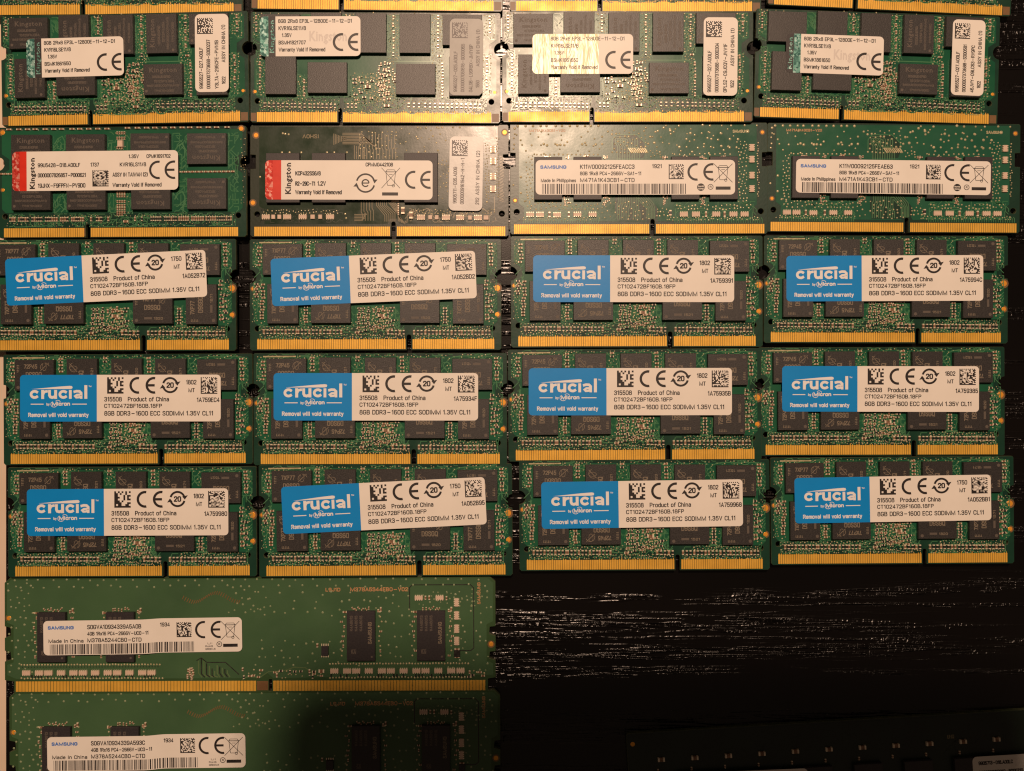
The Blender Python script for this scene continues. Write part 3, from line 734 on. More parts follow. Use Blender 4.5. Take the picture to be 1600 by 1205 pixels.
        bt.text('M471A1K43CB1-V20', *g(178, 66), *g(395, 82), zz+.001, M['legend'], .01)
        d['chips'] = [((209+375)/2, 365), ((441+610)/2, 365), (1104, 365), (1332, 365)]
        d['chips'] = [(*g(x, 365), 0) for x, y in d['chips']]
        d['chipmesh'] = chip_mesh(43.5, 67, M['chip_dark'])
    else:
        g = lambda X, Y: ((X-42)/3.81, (Y-42)/3.81)
        for (x, y) in ((1035, 58), (1085, 60), (1150, 58), (1180, 58), (1245, 58), (1285, 58), (1035, 125), (1125, 110), (250, 95), (270, 98), (235, 92), (230, 205), (275, 205), (345, 205), (497, 205), (540, 205), (615, 205), (1040, 205), (1080, 200), (1155, 195), (100, 350), (605, 570), (610, 595), (1445, 500)):
            u, v = g(x, y); bv.dome(u, v, 1.7, zz, .012, vi, 8)
        rnd_traces(bt, rnd, (*g(100, 540), *g(590, 620)), 46, zz-.001, M['omask'], .9, 5, 16); rnd_traces(bt, rnd, (*g(960, 540), *g(1500, 620)), 50, zz-.001, tr, .7, 4, 12)
        vias(bv, rnd, (*g(930, 60), *g(1210, 210)), 16, zz, vi, (1.1, 1.6), .010, 8)
        for i in range(9): bt.trace([g(538+i*9, 95+i*3), g(538+i*9, 160-i*4)], .9, zz-.001, .003, tr)
        for i in range(8): bt.trace([g(590, 92+i*9), g(700+i*8, 92+i*9), g(740+i*9, 130+i*8)], .9, zz-.001, .003, tr)
        for i in range(7): bt.trace([g(660+i*12, 165+i*3), g(660+i*12, 245)], .9, zz-.001, .003, tr)
        for i in range(12):
            u0 = 690+i*19; bt.trace([g(u0, rnd.uniform(85, 130)), g(u0, 180), g(u0+6, 190), g(u0+6, 245)], .9, zz-.001, .003, tr)
        vias(bv, rnd, (*g(690, 80), *g(920, 235)), 52, zz, vi, (1, 1.6), .010, 4.5)
        for i in range(5):
            q = 700+i*16; bt.trace([g(q, 490), g(q, 560-i*6), g(q+8, 575-i*6), g(q+8, 610)], .8, zz-.001, .003, tr)
            bt.trace([g(660, 610-i*9), g(700+i*8, 610-i*9), g(720, 595-i*9)], .8, zz-.001, .003, tr)
        for i in range(6):
            q = 790+i*12; bt.trace([g(q, 490), g(q, 520), g(q+50, 580-i*3), g(q+50, 615)], .8, zz-.001, .003, tr)
        for i in range(5):
            q = 860+i*9; bt.trace([g(q, 500), g(q+20, 525), g(960-i*10, 630-i*4)], .9, zz-.001, .003, tr)
        vias(bv, rnd, (*g(110, 545), *g(560, 568)), 46, zz, vi, (.9, 1.4), .009, 3.6); vias(bv, rnd, (*g(1000, 545), *g(1490, 570)), 46, zz, vi, (.9, 1.4), .009, 3.6)
        vias(bv, rnd, (*g(1435, 150), *g(1460, 480)), 44, zz, vi, (.9, 1.3), .009, 3); vias(bv, rnd, (*g(1500, 120), *g(1518, 470)), 36, zz, vi, (.9, 1.3), .009, 3)
        vias(bv, rnd, (*g(1150, 250), *g(1225, 480)), 24, zz, vi, (.9, 1.5), .009, 4)
        for (x, y, q) in ((180, 588, 6), (216, 588, 6), (413, 588, 7), (458, 588, 6), (1110, 592, 6), (1148, 592, 6), (1345, 594, 6), (1440, 594, 8)):
            u, v = g(x, y); b.obox(u, v, q, 7, 0, zz, zz+.035, M['array'], .3)
        for (x, y) in ((948, 552), (996, 580)): u, v = g(x, y); b.smd(u, v, 11, 6, 1.57, zz, .05)
        for k in range(5): u, v = g(920, 515+k*14); b.smd(u, v, 4, 2.6, 1.57, zz, .02)
        u, v = g(902, 490); b.obox(u, v, 13, 5, 0, zz, zz+.04, M['array'], .4)
        arr = [(136, 588), (262, 588), (354, 588), (516, 588), (1055, 592), (1203, 592), (1287, 594), (1392, 594)]
        arrv = [(1482, 190), (1482, 260), (1482, 350), (1482, 425)]
        for i in range(30): u, v = g(1520+rnd.uniform(-4, 4), 230+i*9); bt.trace([(u, v), (u+6, v+2)], .7, zz-.001, .003, tr)
        bt.trace([g(1490, 45), g(1490, 125)], 1, zz-.001, .003, tr); bt.trace([g(1490, 470), g(1490, 560)], 1, zz-.001, .003, tr)
        bt.text('ISH0V', *g(352, 98), *g(450, 122), zz+.001, M['otrace'], .01, rot=180)
        d['chips'] = [(*g(242, 362), 0), (*g(512, 362), 0), (*g(1057, 362), 0)]
        d['chipmesh'] = chip_mesh(52, 77, M['chip_dark'])
    d['surface_components'] = b.mesh('surface_components'); d['vias'] = bv.mesh('vias'); d['traces'] = bt.mesh('traces')
    d['arrays'] = [(*g(x, y), 0, ARR) for x, y in arr] + [(*g(x, y), 90, ARRV) for x, y in arrv]
    return d

# --- full length module
def build_dimm():
    w, h = 767, 179; z = .13; g = lambda X, Y: ((X-28)/4, (Y-52)/4); q = lambda X, Y: ((380+X/3.81)-7, (890+Y/3.81)-903)
    pts = [(9, 0), (w-9, 0), (w, 8), (w, 78), (w-9, 79), (w-10, 90), (w, 93), (w, 117), (w-9, 118), (w-10, 128), (w, 131), (w, 158), (w-12, 160), (w-12, h), (417.5, h), (417.5, 160), (412.5, 160), (412.5, h),
           (14, h), (14, 162), (0, 160), (0, 131), (10, 128), (9, 116), (0, 114), (0, 94), (10, 90), (9, 78), (0, 76), (0, 8)]
    d = {'board': plate('board', pts, [circ(10, 166.5, 2.6, 10)] if False else [], .004, z, M['dmask'], M['edge'])}
    pts = [(10, 3), (w-12, 3), (w-4, 10), (w-4, 70), (w-14, 75), (w-14, 132), (w-4, 136), (w-4, 154), (420, 158), (410, 150), (400, 158), (18, 158), (4, 152), (4, 136), (14, 132), (14, 74), (4, 70), (4, 10)]
    d['copper_pour'] = plate('copper_pour', pts, [], z-.001, z+.003, M['dmask_cu'], M['dmask_cu'], .001)
    rnd = random.Random(44)
    b = MB(); fingers(b, 17, 393, 162, 178, 4.92, 4.2, z); fingers(b, 419, 751, 162, 178, 4.92, 4.2, z)
    b.box(394, 162.5, 411.5, 177, z, z+.002, M['bare'])
    d['edge_contacts'] = b.mesh('edge_contacts')
    zz = z+.003; b = MB(); bv = MB(); bt = MB(); vi = M['dvia']
    u = 16
    while u < 755:
        bv.dome(u, 4+rnd.uniform(-1, 1.5), 1.7, zz, .009, vi); bv.dome(u+rnd.uniform(6, 12), 14+rnd.uniform(-2, 2), 1.8, zz, .009, vi); u += rnd.uniform(17, 28)
    vias(bv, rnd, (4, 8, 46, 150), 46, zz, vi, (1.4, 2), .009, 7); vias(bv, rnd, (375, 22, 640, 62), 44, zz, vi, (1.4, 2), .009, 9)
    vias(bv, rnd, (390, 98, 560, 140), 34, zz, vi, (1.3, 1.9), .009, 9); vias(bv, rnd, (690, 20, 760, 150), 50, zz, vi, (1.3, 1.9), .009, 6)
    vias(bv, rnd, (350, 12, 400, 62), 14, zz, vi, (1.4, 2), .009, 8); vias(bv, rnd, (595, 60, 640, 130), 12, zz, vi, (1.3, 1.9), .009, 8)
    vias(bv, rnd, (642, 24, 745, 46), 34, zz, vi, (1.1, 1.6), .008, 4.5)
    for cx in (77, 183, 558, 668):
        for s_ in (-1, 1):
            for k in range(10):
                uu, vv = cx+s_*(26+rnd.uniform(0, 6)), 55+k*7.6
                if rnd.random() < .55: b.smd(uu, vv, 4.4, 2.8, rnd.choice([0, 1.57]), zz, .022)
                else: bv.dome(uu, vv, 1.5, zz, .009, M['via'])
        for k in range(6): b.smd(cx-14+k*5+rnd.uniform(-1, 1), 50+rnd.uniform(-2, 2), 4.6, 2.2, rnd.choice([.8, 1.57, -.8]), zz, .018)
        b.smd(cx+26, 53, 4.6, 3, 1.57, zz, .028); b.smd(cx+30, 51, 7, 3, 1.57, zz, .028); b.smd(cx-26, 55, 7, 3, 0, zz, .028)
    for uu in [x*4.6+26 for x in range(48)]: bv.dome(uu, 136+rnd.uniform(-.4, .4), 1.5, zz, .008, M['via'])
    for uu in [x*4.6+28 for x in range(47)]: bv.dome(uu, 139.6, 1.0, zz, .006, M['resbody'])
    for uu in [x*4.6+508 for x in range(48)]: bv.dome(uu, 136+rnd.uniform(-.4, .4), 1.5, zz, .008, M['via'])
    for uu in [x*4.9+26 for x in range(46)]+[x*4.9+508 for x in range(46)]:
        bv.dome(uu, 157.5+rnd.uniform(-.6, .6), 1.5, zz, .008, M['via'])
        if rnd.random() < .5: b.obox(uu+2, 154.2, 2.2, 4, 0, zz, zz+.012, M['resbody'])
    for k in range(12): b.smd(283+rnd.uniform(0, 12), 142+rnd.uniform(0, 16), 5, 3, 1.57, zz, .025)
    for k in range(7): bt.trace([(303+k*4.2, 127+abs(k-1)*4), (303+k*4.2, 150+k*.8), (308+k*4.2, 156)], 1.3, zz-.001, .003, M['resbody'] if k % 2 else M['dtrace'])
    for k in range(5): bt.trace([(332+k*4, 138+k*2), (332+k*4, 150), (336+k*4, 156)], 1.3, zz-.001, .003, M['resbody'] if k % 2 else M['dtrace'])
    bt.trace([(300, 130), (307, 126), (316, 133), (345, 133), (366, 152)], 1, zz-.001, .003, M['resbody'])
    cluster(b, rnd, (368, 142, 402, 157), 9, zz, .8, .028); cluster(b, rnd, (422, 145, 500, 158), 22, zz, .6, .026); cluster(b, rnd, (724, 145, 750, 158), 8, zz, .7, .026)
    bt.trace([(372, 160), (378, 156), (400, 156), (412, 148), (438, 146), (452, 141), (470, 142), (480, 150)], 1, zz-.001, .003, M['dtrace'])
    for k in range(26):
        uu = 278+k*3.5; vv = 34+7*math.sin(k*.32)+(k*.0 if k else 0); bt.trace([(uu, vv), (uu+2.6, vv-5)], .9, zz-.001, .003, M['bare'])
    bt.trace([(633, 52), (633, 17), (637, 13), (728, 13), (733, 18), (733, 112), (728, 116), (704, 116)], 1, zz-.001, .003, M['resbody'])
    bt.text('L9J1D', *q(490, 115), *q(578, 137), zz+.001, M['legend'], .01)
    bt.text('M378A5644EB0-V02', *q(637, 113), *q(982, 137), zz+.001, M['legend'], .02)
    bt.text('SAMSUNG', *q(1393, 85), *q(1412, 215), zz+.001, M['legend'], .01, rot=90)
    # small logic chip
    u0, v0 = q(487, 487); b.obox(u0, v0, 11, 15, 0, zz, zz+.06, M['chip_dark'], .3)
    for k in range(4): b.box(u0-6+k*3.4, v0-10.5, u0-4.4+k*3.4, v0-7.5, zz, zz+.02, M['solder']); b.box(u0-6+k*3.4, v0+7.5, u0-4.4+k*3.4, v0+10.5, zz, zz+.02, M['solder'])
    b.smd(u0-12, v0-8, 6, 3.4, 1.57, zz, .03)
    u0, v0 = q(1272, 505); b.obox(u0, v0, 10, 11, 0, zz, zz+.05, M['resbody'], .3); b.smd(u0, v0-6, 8, 3, 0, zz, .03); b.smd(u0, v0+6, 8, 3, 0, zz, .03)
    b.smd(*q(1108, 175), 7, 3, 1.57, zz, .03); b.smd(*q(1085, 175), 6, 3, 1.57, zz, .025); b.smd(*q(1210, 178), 6, 3, 1.57, zz, .025); b.smd(*q(465, 610), 9, 5, 0, zz, .03)
    d['surface_components'] = b.mesh('surface_components'); d['vias'] = bv.mesh('vias'); d['traces'] = bt.mesh('traces')
    arr = [g(x, 645) for x in (166, 246, 304, 383, 461, 520, 596, 675, 734, 810, 890, 948)] + [q(x, 609) for x in (542, 618, 672, 747, 825, 878, 954, 1030, 1084, 1160, 1237, 1292)] + [q(1045, 175), q(1169, 175)]
    d['arrays'] = [(*a, 0, ARR) for a in arr] + [(*q(1270, y), 90, ARR) for y in (203, 281, 360, 433)]
    d['chips'] = [(*g(334, 418), 0), (*g(760, 418), 0), (*q(704, 396), 0), (*q(1119, 396), 0)]
    d['chipmesh'] = chip_mesh(44, 77, M['chip_dark'])
    b = MB(); zc = CH+.0006
    b.text('SAMSUNG', 11, -22, 17, 12, zc, M['mark'], .01, rot=90)
    for k in range(3): b.text('K4A8G16', -17+k*7.5, -32+k*0, -12.5+k*7.5, -8, zc, M['dot'], 0, rot=90)
    b.arc(-11, 24, 4.5, 1, 45, 405, zc, M['dot'], 4); b.text('KA', -15, 21, -8, 27, zc, M['dot'], 0); b.flat(circ(17, 32, 1.8, 8), zc, M['dot'])
    d['chipmark'] = b.mesh('marking')
    return d

# ------------------------------------------------------------------ assembling a module
LIFT = [0]
def module(kind, d, name, label, cat, group, tl, tr, w, ztop, marks=None, tilt=(0, 0), pads=(), under=True):
    root = bpy.data.objects.new(name, None); C.objects.link(root); root.empty_display_size = .5
    LIFT[0] = (LIFT[0]+1) % 5; lift = .0015*LIFT[0]
    lift += max(0, math.sin(R(tilt[1])))*w*U*.8+max(0, -math.sin(R(tilt[1])))*0+max(0, math.sin(R(tilt[0])))*173*U*.8
    a, c = P(*tl, ztop+lift), P(*tr, ztop+lift)
    s = (c-a).length/(w*U); ang = math.atan2(c.y-a.y, c.x-a.x)
    root.matrix_world = Matrix.Translation((a.x, a.y, lift)) @ Matrix.Rotation(ang, 4, 'Z') @ Matrix.Rotation(R(tilt[0]), 4, 'X') @ Matrix.Rotation(R(tilt[1]), 4, 'Y') @ Matrix.Scale(s, 4)
    root['label'] = label; root['category'] = cat; root['group'] = group
    obj('board', d['board'], root)
    obj('copper_pour', d['copper_pour'], root)
    obj('edge_contacts', d['edge_contacts'], root, 'stuff')
    obj('surface_components', d['surface_components'], root, 'stuff')
    obj('vias', d['vias'], root, 'stuff')
    obj('traces', d['traces'], root, 'stuff')
    if under: obj('underside_chips', UNDER, root, 'stuff')
    zt = ztop+.003; me = d.get('chipmesh', CHIP)
    for i, (u, v, rot) in enumerate(d['chips']):
        mk = None
        if marks: mk = marks[i % len(marks)]
        elif 'chipmark' in d: mk = d['chipmark']
        put_chip(root, u, v, rot, zt, me, mk)
    for (u, v, r, me2) in d.get('arrays', []):
        o = obj('resistor_array', me2, root); o.location = (u*U, -v*U, zt); o.rotation_euler.z = R(r)
    for (u, v, pm) in pads: pad(root, pm, u, v, ztop+.0005)
    return root

# ------------------------------------------------------------------ labels
def rounded(w, h, r, n=5):
    pts = []
    for (cx, cy, a0) in ((w-r, r, -90), (w-r, h-r, 0), (r, h-r, 90), (r, r, 180)):
        for i in range(n+1): a = R(a0+90*i/n); pts.append((cx+r*math.cos(a), cy+r*math.sin(a)))
    return pts

def span(pts, u):
    vs = []
    for i in range(len(pts)):
        a, b = pts[i], pts[(i+1) % len(pts)]
        if (a[0]-u)*(b[0]-u) <= 0 and abs(a[0]-b[0]) > 1e-6: vs.append(a[1]+(b[1]-a[1])*(u-a[0])/(b[0]-a[0]))
    return (min(vs), max(vs)) if vs else None

def sheet(b, w, h, r, z0, z1, m, ua=0, ub=None, step=None):
    """rounded label sheet between columns ua and ub, in narrow columns so that it can bend"""
    ub = w if ub is None else ub; pts = rounded(w, h, r)
    us = sorted(set([ua, ub]+[p[0] for p in pts if ua < p[0] < ub]+[ua+(ub-ua)*i/(120 if b.prof else 8) for i in range(121 if b.prof else 9)]))
    cols = []
    for u in us:
        uu = min(max(u, .01), w-.01); sp = span(pts, uu); cols.append((u, sp[0], sp[1]))
    for (a, a0, a1), (c, c0, c1) in zip(cols, cols[1:]):
        b.raw([(a, a1, z1), (c, c1, z1), (c, c0, z1), (a, a0, z1)], [(0, 1, 2, 3)], m)
        b.raw([(a, a1, z0), (c, c1, z0), (c, c1, z1), (a, a1, z1)], [(0, 1, 2, 3)], m)
        b.raw([(a, a0, z0), (a, a0, z1), (c, c0, z1), (c, c0, z0)], [(0, 1, 2, 3)], m)
    for k, (a, a0, a1) in ((0, cols[0]), (1, cols[-1])):
        b.raw([(a, a0, z0), (a, a1, z0), (a, a1, z1), (a, a0, z1)], [(0, 1, 2, 3) if k == 0 else (3, 2, 1, 0)], m)

def ce(b, u, v, h, z, m, st=3.0, gap=26.5):
    r = h/2-st/2
    b.arc(u+h/2, v+h/2, r, st, 80, 280, z, m, 16)
    b.arc(u+h/2+gap, v+h/2, r, st, 80, 280, z, m, 16)
    b.rect(u+gap+st*.8, v+h/2-st/2, u+gap+h/2+1.2, v+h/2+st/2, z+.0003, m)

def dm(b, u, v, s, n, seed, z, m):
    """dense two-tone square with a solid left and bottom border, random cells"""
    rnd = random.Random(seed); c = s/n
    b.rect(u, v, u+c, v+s, z, m); b.rect(u+c, v+s-c, u+s, v+s, z, m)
    for i in range(1, n):
        j = 0
        while j < n-1:
            on = rnd.random() < .5 if not (j == 0 or i == n-1) else ((i+j) % 2 == 0)
            if on: b.rect(u+i*c, v+j*c, u+(i+1)*c, v+(j+1)*c, z, m)
            j += 1

def bars(b, u0, u1, v0, v1, seed, z, m):
    rnd = random.Random(seed); u = u0
    while u < u1:
        w = rnd.choice([.75, .75, 1.3, 2.0]); b.rect(u, v0, min(u+w, u1), v1, z, m); u += w+rnd.choice([.75, .8, 1.2, 1.9])

def bin_icon(b, u, v, w, h, z, m):
    L = lambda a, c, t=.8: b.line((u+a[0]*w, v+a[1]*h), (u+c[0]*w, v+c[1]*h), t, z, m)
    L((.24, .2), (.32, .86)); L((.76, .2), (.68, .86)); L((.32, .86), (.68, .86)); L((.18, .2), (.82, .2), 1.1); L((.3, .1), (.7, .1)); L((.3, .1), (.24, .2)); L((.7, .1), (.76, .2)); L((.4, .32), (.6, .32))
    b.arc(u+.64*w, v+.88*h, .07*w, .8, 0, 360, z, m, 8)
    b.line((u, v), (u+w, v+h), .8, z+.0003, m); b.line((u+w, v), (u, v+h), .8, z+.0003, m)

def place(root, o, tl, tr, w, zloc):
    """put a label on its module where its top corners stand"""
    s0 = root.matrix_world.to_scale().x; zz = zloc*s0+root.location.z
    a, c = P(*tl, zz), P(*tr, zz)
    s = (c-a).length/(w*U); ang = math.atan2(c.y-a.y, c.x-a.x)
    loc = root.matrix_world.inverted() @ Vector((a.x, a.y, zz)); loc.z = zloc
    o.parent = root
    ra = root.matrix_world.to_euler().z
    o.matrix_basis = Matrix.Translation(loc) @ Matrix.Rotation(ang-ra, 4, 'Z') @ Matrix.Diagonal((s/s0, s/s0, 1, 1))

ZL = .003   # sheet thickness
_blue = {}
def label_blue(root, tl, tr, code, serial, seed):
    w, h = 318.6, 74; Z = ZL+.0008; I = M['ink']
    if 'sheet' not in _blue:
        b = MB(); sheet(b, w, h, 6, 0, ZL, M['paper']); _blue['sheet'] = b.mesh('label_sheet')
        b = MB(); sheet(b, w, h, 6, ZL, ZL+.0006, M['blue'], 0, 122); _blue['blue'] = b.mesh('blue_panel')
        b = MB(); q = M['whiteink']; z2 = ZL+.0014
        x = 15
        y0, y1 = 24.6, 37.6; ht = y1-y0; sw = 4.1; r = ht/2-sw/2; yc = (y0+y1)/2
        def cc(cx, k): b.poly([(cx+1.14*r*math.cos(R(a)), yc-r*math.sin(R(a))) for a in range(45, 316, 18)], sw, z2+.0002*k, q)
        y0 = 23.9; y1 = 37.9; yc = (y0+y1)/2; r = (y1-y0)/2-2.05
        cc(23.2, 0); b.poly([(36, y1-1.4), (36, y0+1.5)], 4.6, z2, q); b.poly([(36.5, yc), (38.5, y0+3), (42.8, y0+2.1)], 3.9, z2+.0002, q)
        b.poly([(46.9, y0+1.5), (46.9, yc+1.5), (48.2, y1-2.9), (51.2, y1-2), (55.5, y1-3.4)], 4.3, z2, q); b.poly([(56.6, y0+1.5), (56.6, y1-1.5)], 4.5, z2+.0002, q)
        cc(69, 0); b.poly([(80, y0+1.5), (80, y1-1.5)], 4.3, z2, q)
        b.poly([(86.5, y0+2.9), (90, y0+2), (94.6, y0+2.2), (97.2, y0+4.8), (97.2, y1-1.4)], 4.0, z2, q)
        b.poly([(97, yc+.4), (90.4, yc+.8), (87.6, yc+2.8), (89.4, y1-2.1), (93.6, y1-2.3), (97, y1-4)], 3.3, z2+.0002, q)
        b.poly([(104.6, 18), (104.6, y1-1.6)], 4.7, z2, q)
        b.flat([(18.5, 22.6), (62, 18.6), (79.5, 17.4), (82.6, 17.9), (83.6, 19.8), (82.8, 21.7), (80, 22.4)], z2+.0004, q)
        pass
        b.text('TM', 109, 17, 113.5, 19.4, z2, q, 0)
        b.rect(17, 45.7, 37.5, 47.1, z2, q); b.rect(82.7, 45.7, 106.3, 47.1, z2, q)
        b.text('by', 42, 44.4, 47, 48.6, z2, q, 0); b.text('Micron', 51, 42.6, 79.5, 48.9, z2, q, .05)
        b.arc(54, 46.5, 4.6, .8, 130, 320, z2+.0003, q, 8, sx=1.1); b.arc(60, 43.2, 3, .7, 0, 150, z2+.0003, q, 6, sx=1.3)
        b.text('Removal will void warranty', 13, 60.0, 109, 66.8, z2, q, .012)
        _blue['white'] = b.mesh('white_print')
        b = MB()
        dm(b, 138.5, 3.9, 26, 9, 4, Z, I)
        ce(b, 173.8, 3.4, 26.8, Z, I, 3.9, 25.6)
        b.arc(238.5, 16.5, 11.2, 3.3, 12, 165, Z, I, 14); b.arc(238.5, 16.5, 11.2, 3.3, 192, 345, Z, I, 14)
        b.flat([(245.8, 12.5), (255, 10.5), (250, 17.5)], Z+.0003, I); b.flat([(230.8, 20.5), (222, 22), (226.5, 15.5)], Z+.0003, I)
        b.text('20', 232.6, 12, 244.4, 21, Z, I, .06)
        b.text('MT', 267.5, 21.2, 277.6, 28, Z, I)
        b.text('315508', 133.8, 35, 161.8, 42.4, Z, I); b.text('Product of China', 171.2, 35, 236.7, 42.4, Z, I)
        b.text('CT102472BF160B.18FP', 133.8, 46, 225.5, 52.6, Z, I)
        b.text('8GB DDR3-1600 ECC SODIMM 1.35V CL11', 133.8, 57.4, 306.8, 64.8, Z, I)
        _blue['black'] = b.mesh('black_print')
    o = obj('label', _blue['sheet']); place(root, o, tl, tr, w, ZT+.003+CH+.0012)
    obj('blue_panel', _blue['blue'], o); obj('white_print', _blue['white'], o); obj('black_print', _blue['black'], o)
    b = MB(); b.text(code, 263.6, 8.2, 280.4, 15.6, Z, I); b.text(serial, 280.6, 36.2, 317, 43.6, Z, I); dm(b, 287, 4, 26.4, 16, seed, Z, I)
    obj('serial_print', b.mesh('serial_print'), o)
    return o

def label_hol(root, tl, tr, batch, foil, ghost=False, film=0, flip=False):
    w, h = 155, 61.5; Z = ZL+.0008; I = M['ink']; b = MB()
    sheet(b, w, h, 7, 0, ZL, M['paper']); o = obj('label', b.mesh('label_sheet')); place(root, o, tl, tr, w, ZT+.003+CH+.0012)
    b = MB(); a0, a1 = (0, 13) if not flip else (12, 23.5)
    if not film:
        sheet(b, w, h, 7, ZL, ZL+.0006, M['holo'], a0, a1)
        obj('hologram_foil', b.mesh('hologram_foil'), o)
        b = MB(); sheet(b, w, h, 7, ZL, ZL+.0005, M['chip_dark'], *((13, 24) if not flip else (0, 12)))
        b.serif('Kingston', 14.5, 6, 21.5, 56, ZL+.0012, M['holo'], .02, rot=90) if not flip else b.serif('Kingston', 3, 6, 10, 56, ZL+.0012, M['holo'], .02, rot=90)
        obj('foil_lettering', b.mesh('foil_lettering'), o)
    b = MB()
    for t, u0, v0, u1, v1 in (('8GB 2Rx8 EP3L-12800E-11-12-D1', 28, 4.2, 142, 10.2), ('KVR16LSE11/8', 28.6, 15, 71, 21.4), ('1.35V', 33.7, 26, 48.8, 32), (batch, 28.6, 37.2, 70.6, 43.4), ('Warranty Void If Removed', 28.6, 48, 100.6, 54.4)):
        b.text(t, u0, v0, u1, v1, Z, M['ink2'] if film else I)
    ce(b, 112, 26, 28, Z, I, 3.8, 23.4)
    if ghost: b.serif('Kingston', 76, 22, 134, 38, Z-.0004, mat('ghost print', (.66, .62, .58)), .03)
    obj('black_print', b.mesh('black_print'), o)
    if film:
        b = MB(); sheet(b, w, h, 7, ZL, ZL+.0005, M['film'], 0, 102); obj('glare_painted_film', b.mesh('glare_painted_film'), o)  # film over the label, its colour holding painted lamp glare
    return o

def label_vert(root, tl, tr, lines, seed, sheetmat='paper', inkm='ink', zloc=None, w=53, h=122):
    Z = ZL+.0008; b = MB(); sheet(b, w, h, 8, 0, ZL, M[sheetmat]); o = obj('label', b.mesh('label_sheet'), label='vertical label')
    place(root, o, tl, tr, w, (ZT+.003+CH if zloc is None else zloc)+.0012)
    b = MB(); I = M[inkm]; dm(b, 3.5, 6, 25, 16, seed, Z, I)
    cols = ((6.5, 12.5), (18, 24), (31, 37), (42, 48))
    for (t, v0, v1), (u0, u1) in zip(lines, cols): b.text(t, u0, v0, u1, v1, Z, I, rot=90)
    for (t, v0, v1) in lines[4:]: b.text(t, *(42, v0), 48, v1, Z, I, rot=90)
    obj('black_print', b.mesh('black_print'), o)
    return o

def label_sam(root, tl, tr, lines, seed, zloc, made, prof=None, w=310, h=54, m378=False):
    Z = ZL+.0008; I = M['ink']
    b = MB(); b.prof = prof; sheet(b, w, h, 7, 0, ZL, M['paper']); o = obj('label', b.mesh('label_sheet')); place(root, o, tl, tr, w, zloc+.0012)
    b = MB(); b.prof = prof; b.text('SAMSUNG', 7, 8.2, 48, 13.8, Z, M['navy'], .06); obj('blue_lettering', b.mesh('blue_lettering'), o)
    b = MB(); b.prof = prof
    b.text(lines[0], 69, 7, 154, 14, Z, I); b.text(lines[1], 69, 18, 164.5, 24, Z, I); b.text(lines[2], 69, 28, 154, 34.6, Z, I)
    b.text(made, 8, 29, 63, 34.8, Z, I); b.text(lines[3], 181, 6.5, 196.5, 13, Z, I)
    bars(b, 10, 234, 37, 53, seed, Z, I); dm(b, 207, 6.5, 23.5, 16, seed+1, Z, I)
    ce(b, 236, 5, 27.5, Z, I, 3.5, 24.6); bin_icon(b, 277, 6, 29, 29, Z, I)
    if m378:
        b.text('제품 UI'.encode('ascii', 'ignore').decode() or 'PC4', 252, 39, 263, 42, Z, M['ink2']); b.text('RoHS', 252, 43.5, 264, 46.5, Z, M['ink2']); b.text('GREEN.R', 252, 48, 268, 51, Z, M['ink2'])
    else:
        b.flat(circ(257, 42.5, 6, 14), Z, I); b.text('RoHS', 252.6, 40, 261.4, 42.4, Z+.0008, M['paper']); b.text('Comp', 252.8, 43.6, 261.2, 46, Z+.0008, M['paper'])
    b.arc(272 if not m378 else 274, 42, 4, 1, 0, 360, Z, I, 12); b.text('R', 270.6 if not m378 else 272.6, 40.2, 273.6 if not m378 else 275.6, 43.8, Z, I)
    b.rect(280, 41.5, 303, 46.5, Z, I)
    obj('black_print', b.mesh('black_print'), o)
    return o

# ------------------------------------------------------------------ the setting
def slab(name, x0, y0, x1, y1, z0, z1, m, kind='structure'):
    me = bpy.data.meshes.new(name)
    me.from_pydata([(x0, y0, z0), (x1, y0, z0), (x1, y1, z0), (x0, y1, z0), (x0, y0, z1), (x1, y0, z1), (x1, y1, z1), (x0, y1, z1)], [],
                   [(0, 3, 2, 1), (4, 5, 6, 7), (0, 1, 5, 4), (1, 2, 6, 5), (2, 3, 7, 6), (3, 0, 4, 7)])
    me.materials.append(m); o = obj(name, me); o['kind'] = kind; return o
xe = P(9.5, 0, 0).x
slab('table_top', xe, -17, 24, 19, -2.6, 0, M['wood'])
slab('side_board', xe-14, -17, xe-.02, 19, -2.6, -.06, M['pale'])

# ------------------------------------------------------------------ modules
G = {'ecc': build_ecc(), 'hol': build_hol(), 'std': build_std(), 'dg': build_ddr4('green'), 'do': build_ddr4('olive'), 'dimm': build_dimm()}
pads_ecc = ((5, 77, PADC), (384.5, 76.5, PADB), (384.5, 117.5, PADS), )
pads_hol = ((7.5, 125, PADC), (382, 124.5, PADC))
GE = 'laptop memory modules with blue and white labels'
GH = 'laptop memory modules with hologram labels'
GT = 'memory modules cut by the top edge'

NM = 'memory_module'
# cut off by the top of the picture
for tl, tr, lab, tilt in (((-12, -148), (378, -151), 'memory module cut by the top edge at the top left corner', (0, 0)),
                    ((394, -159.5), (787, -155.5), 'memory module cut by the top edge, above the module with the highest white label', (0, 0)),
                    ((797, -156), (1190, -154.5), 'memory module cut by the top edge, above the label with painted yellow glare', (0, 0)),
                    ((1207, -163), (1590, -146.5), 'memory module cut by the top edge, slanting down at the top right corner', (.4, .6))):
    module('hol', G['hol'], NM, lab, 'memory module', GT, tl, tr, 391, ZT, [MKK], tilt, pads_hol)

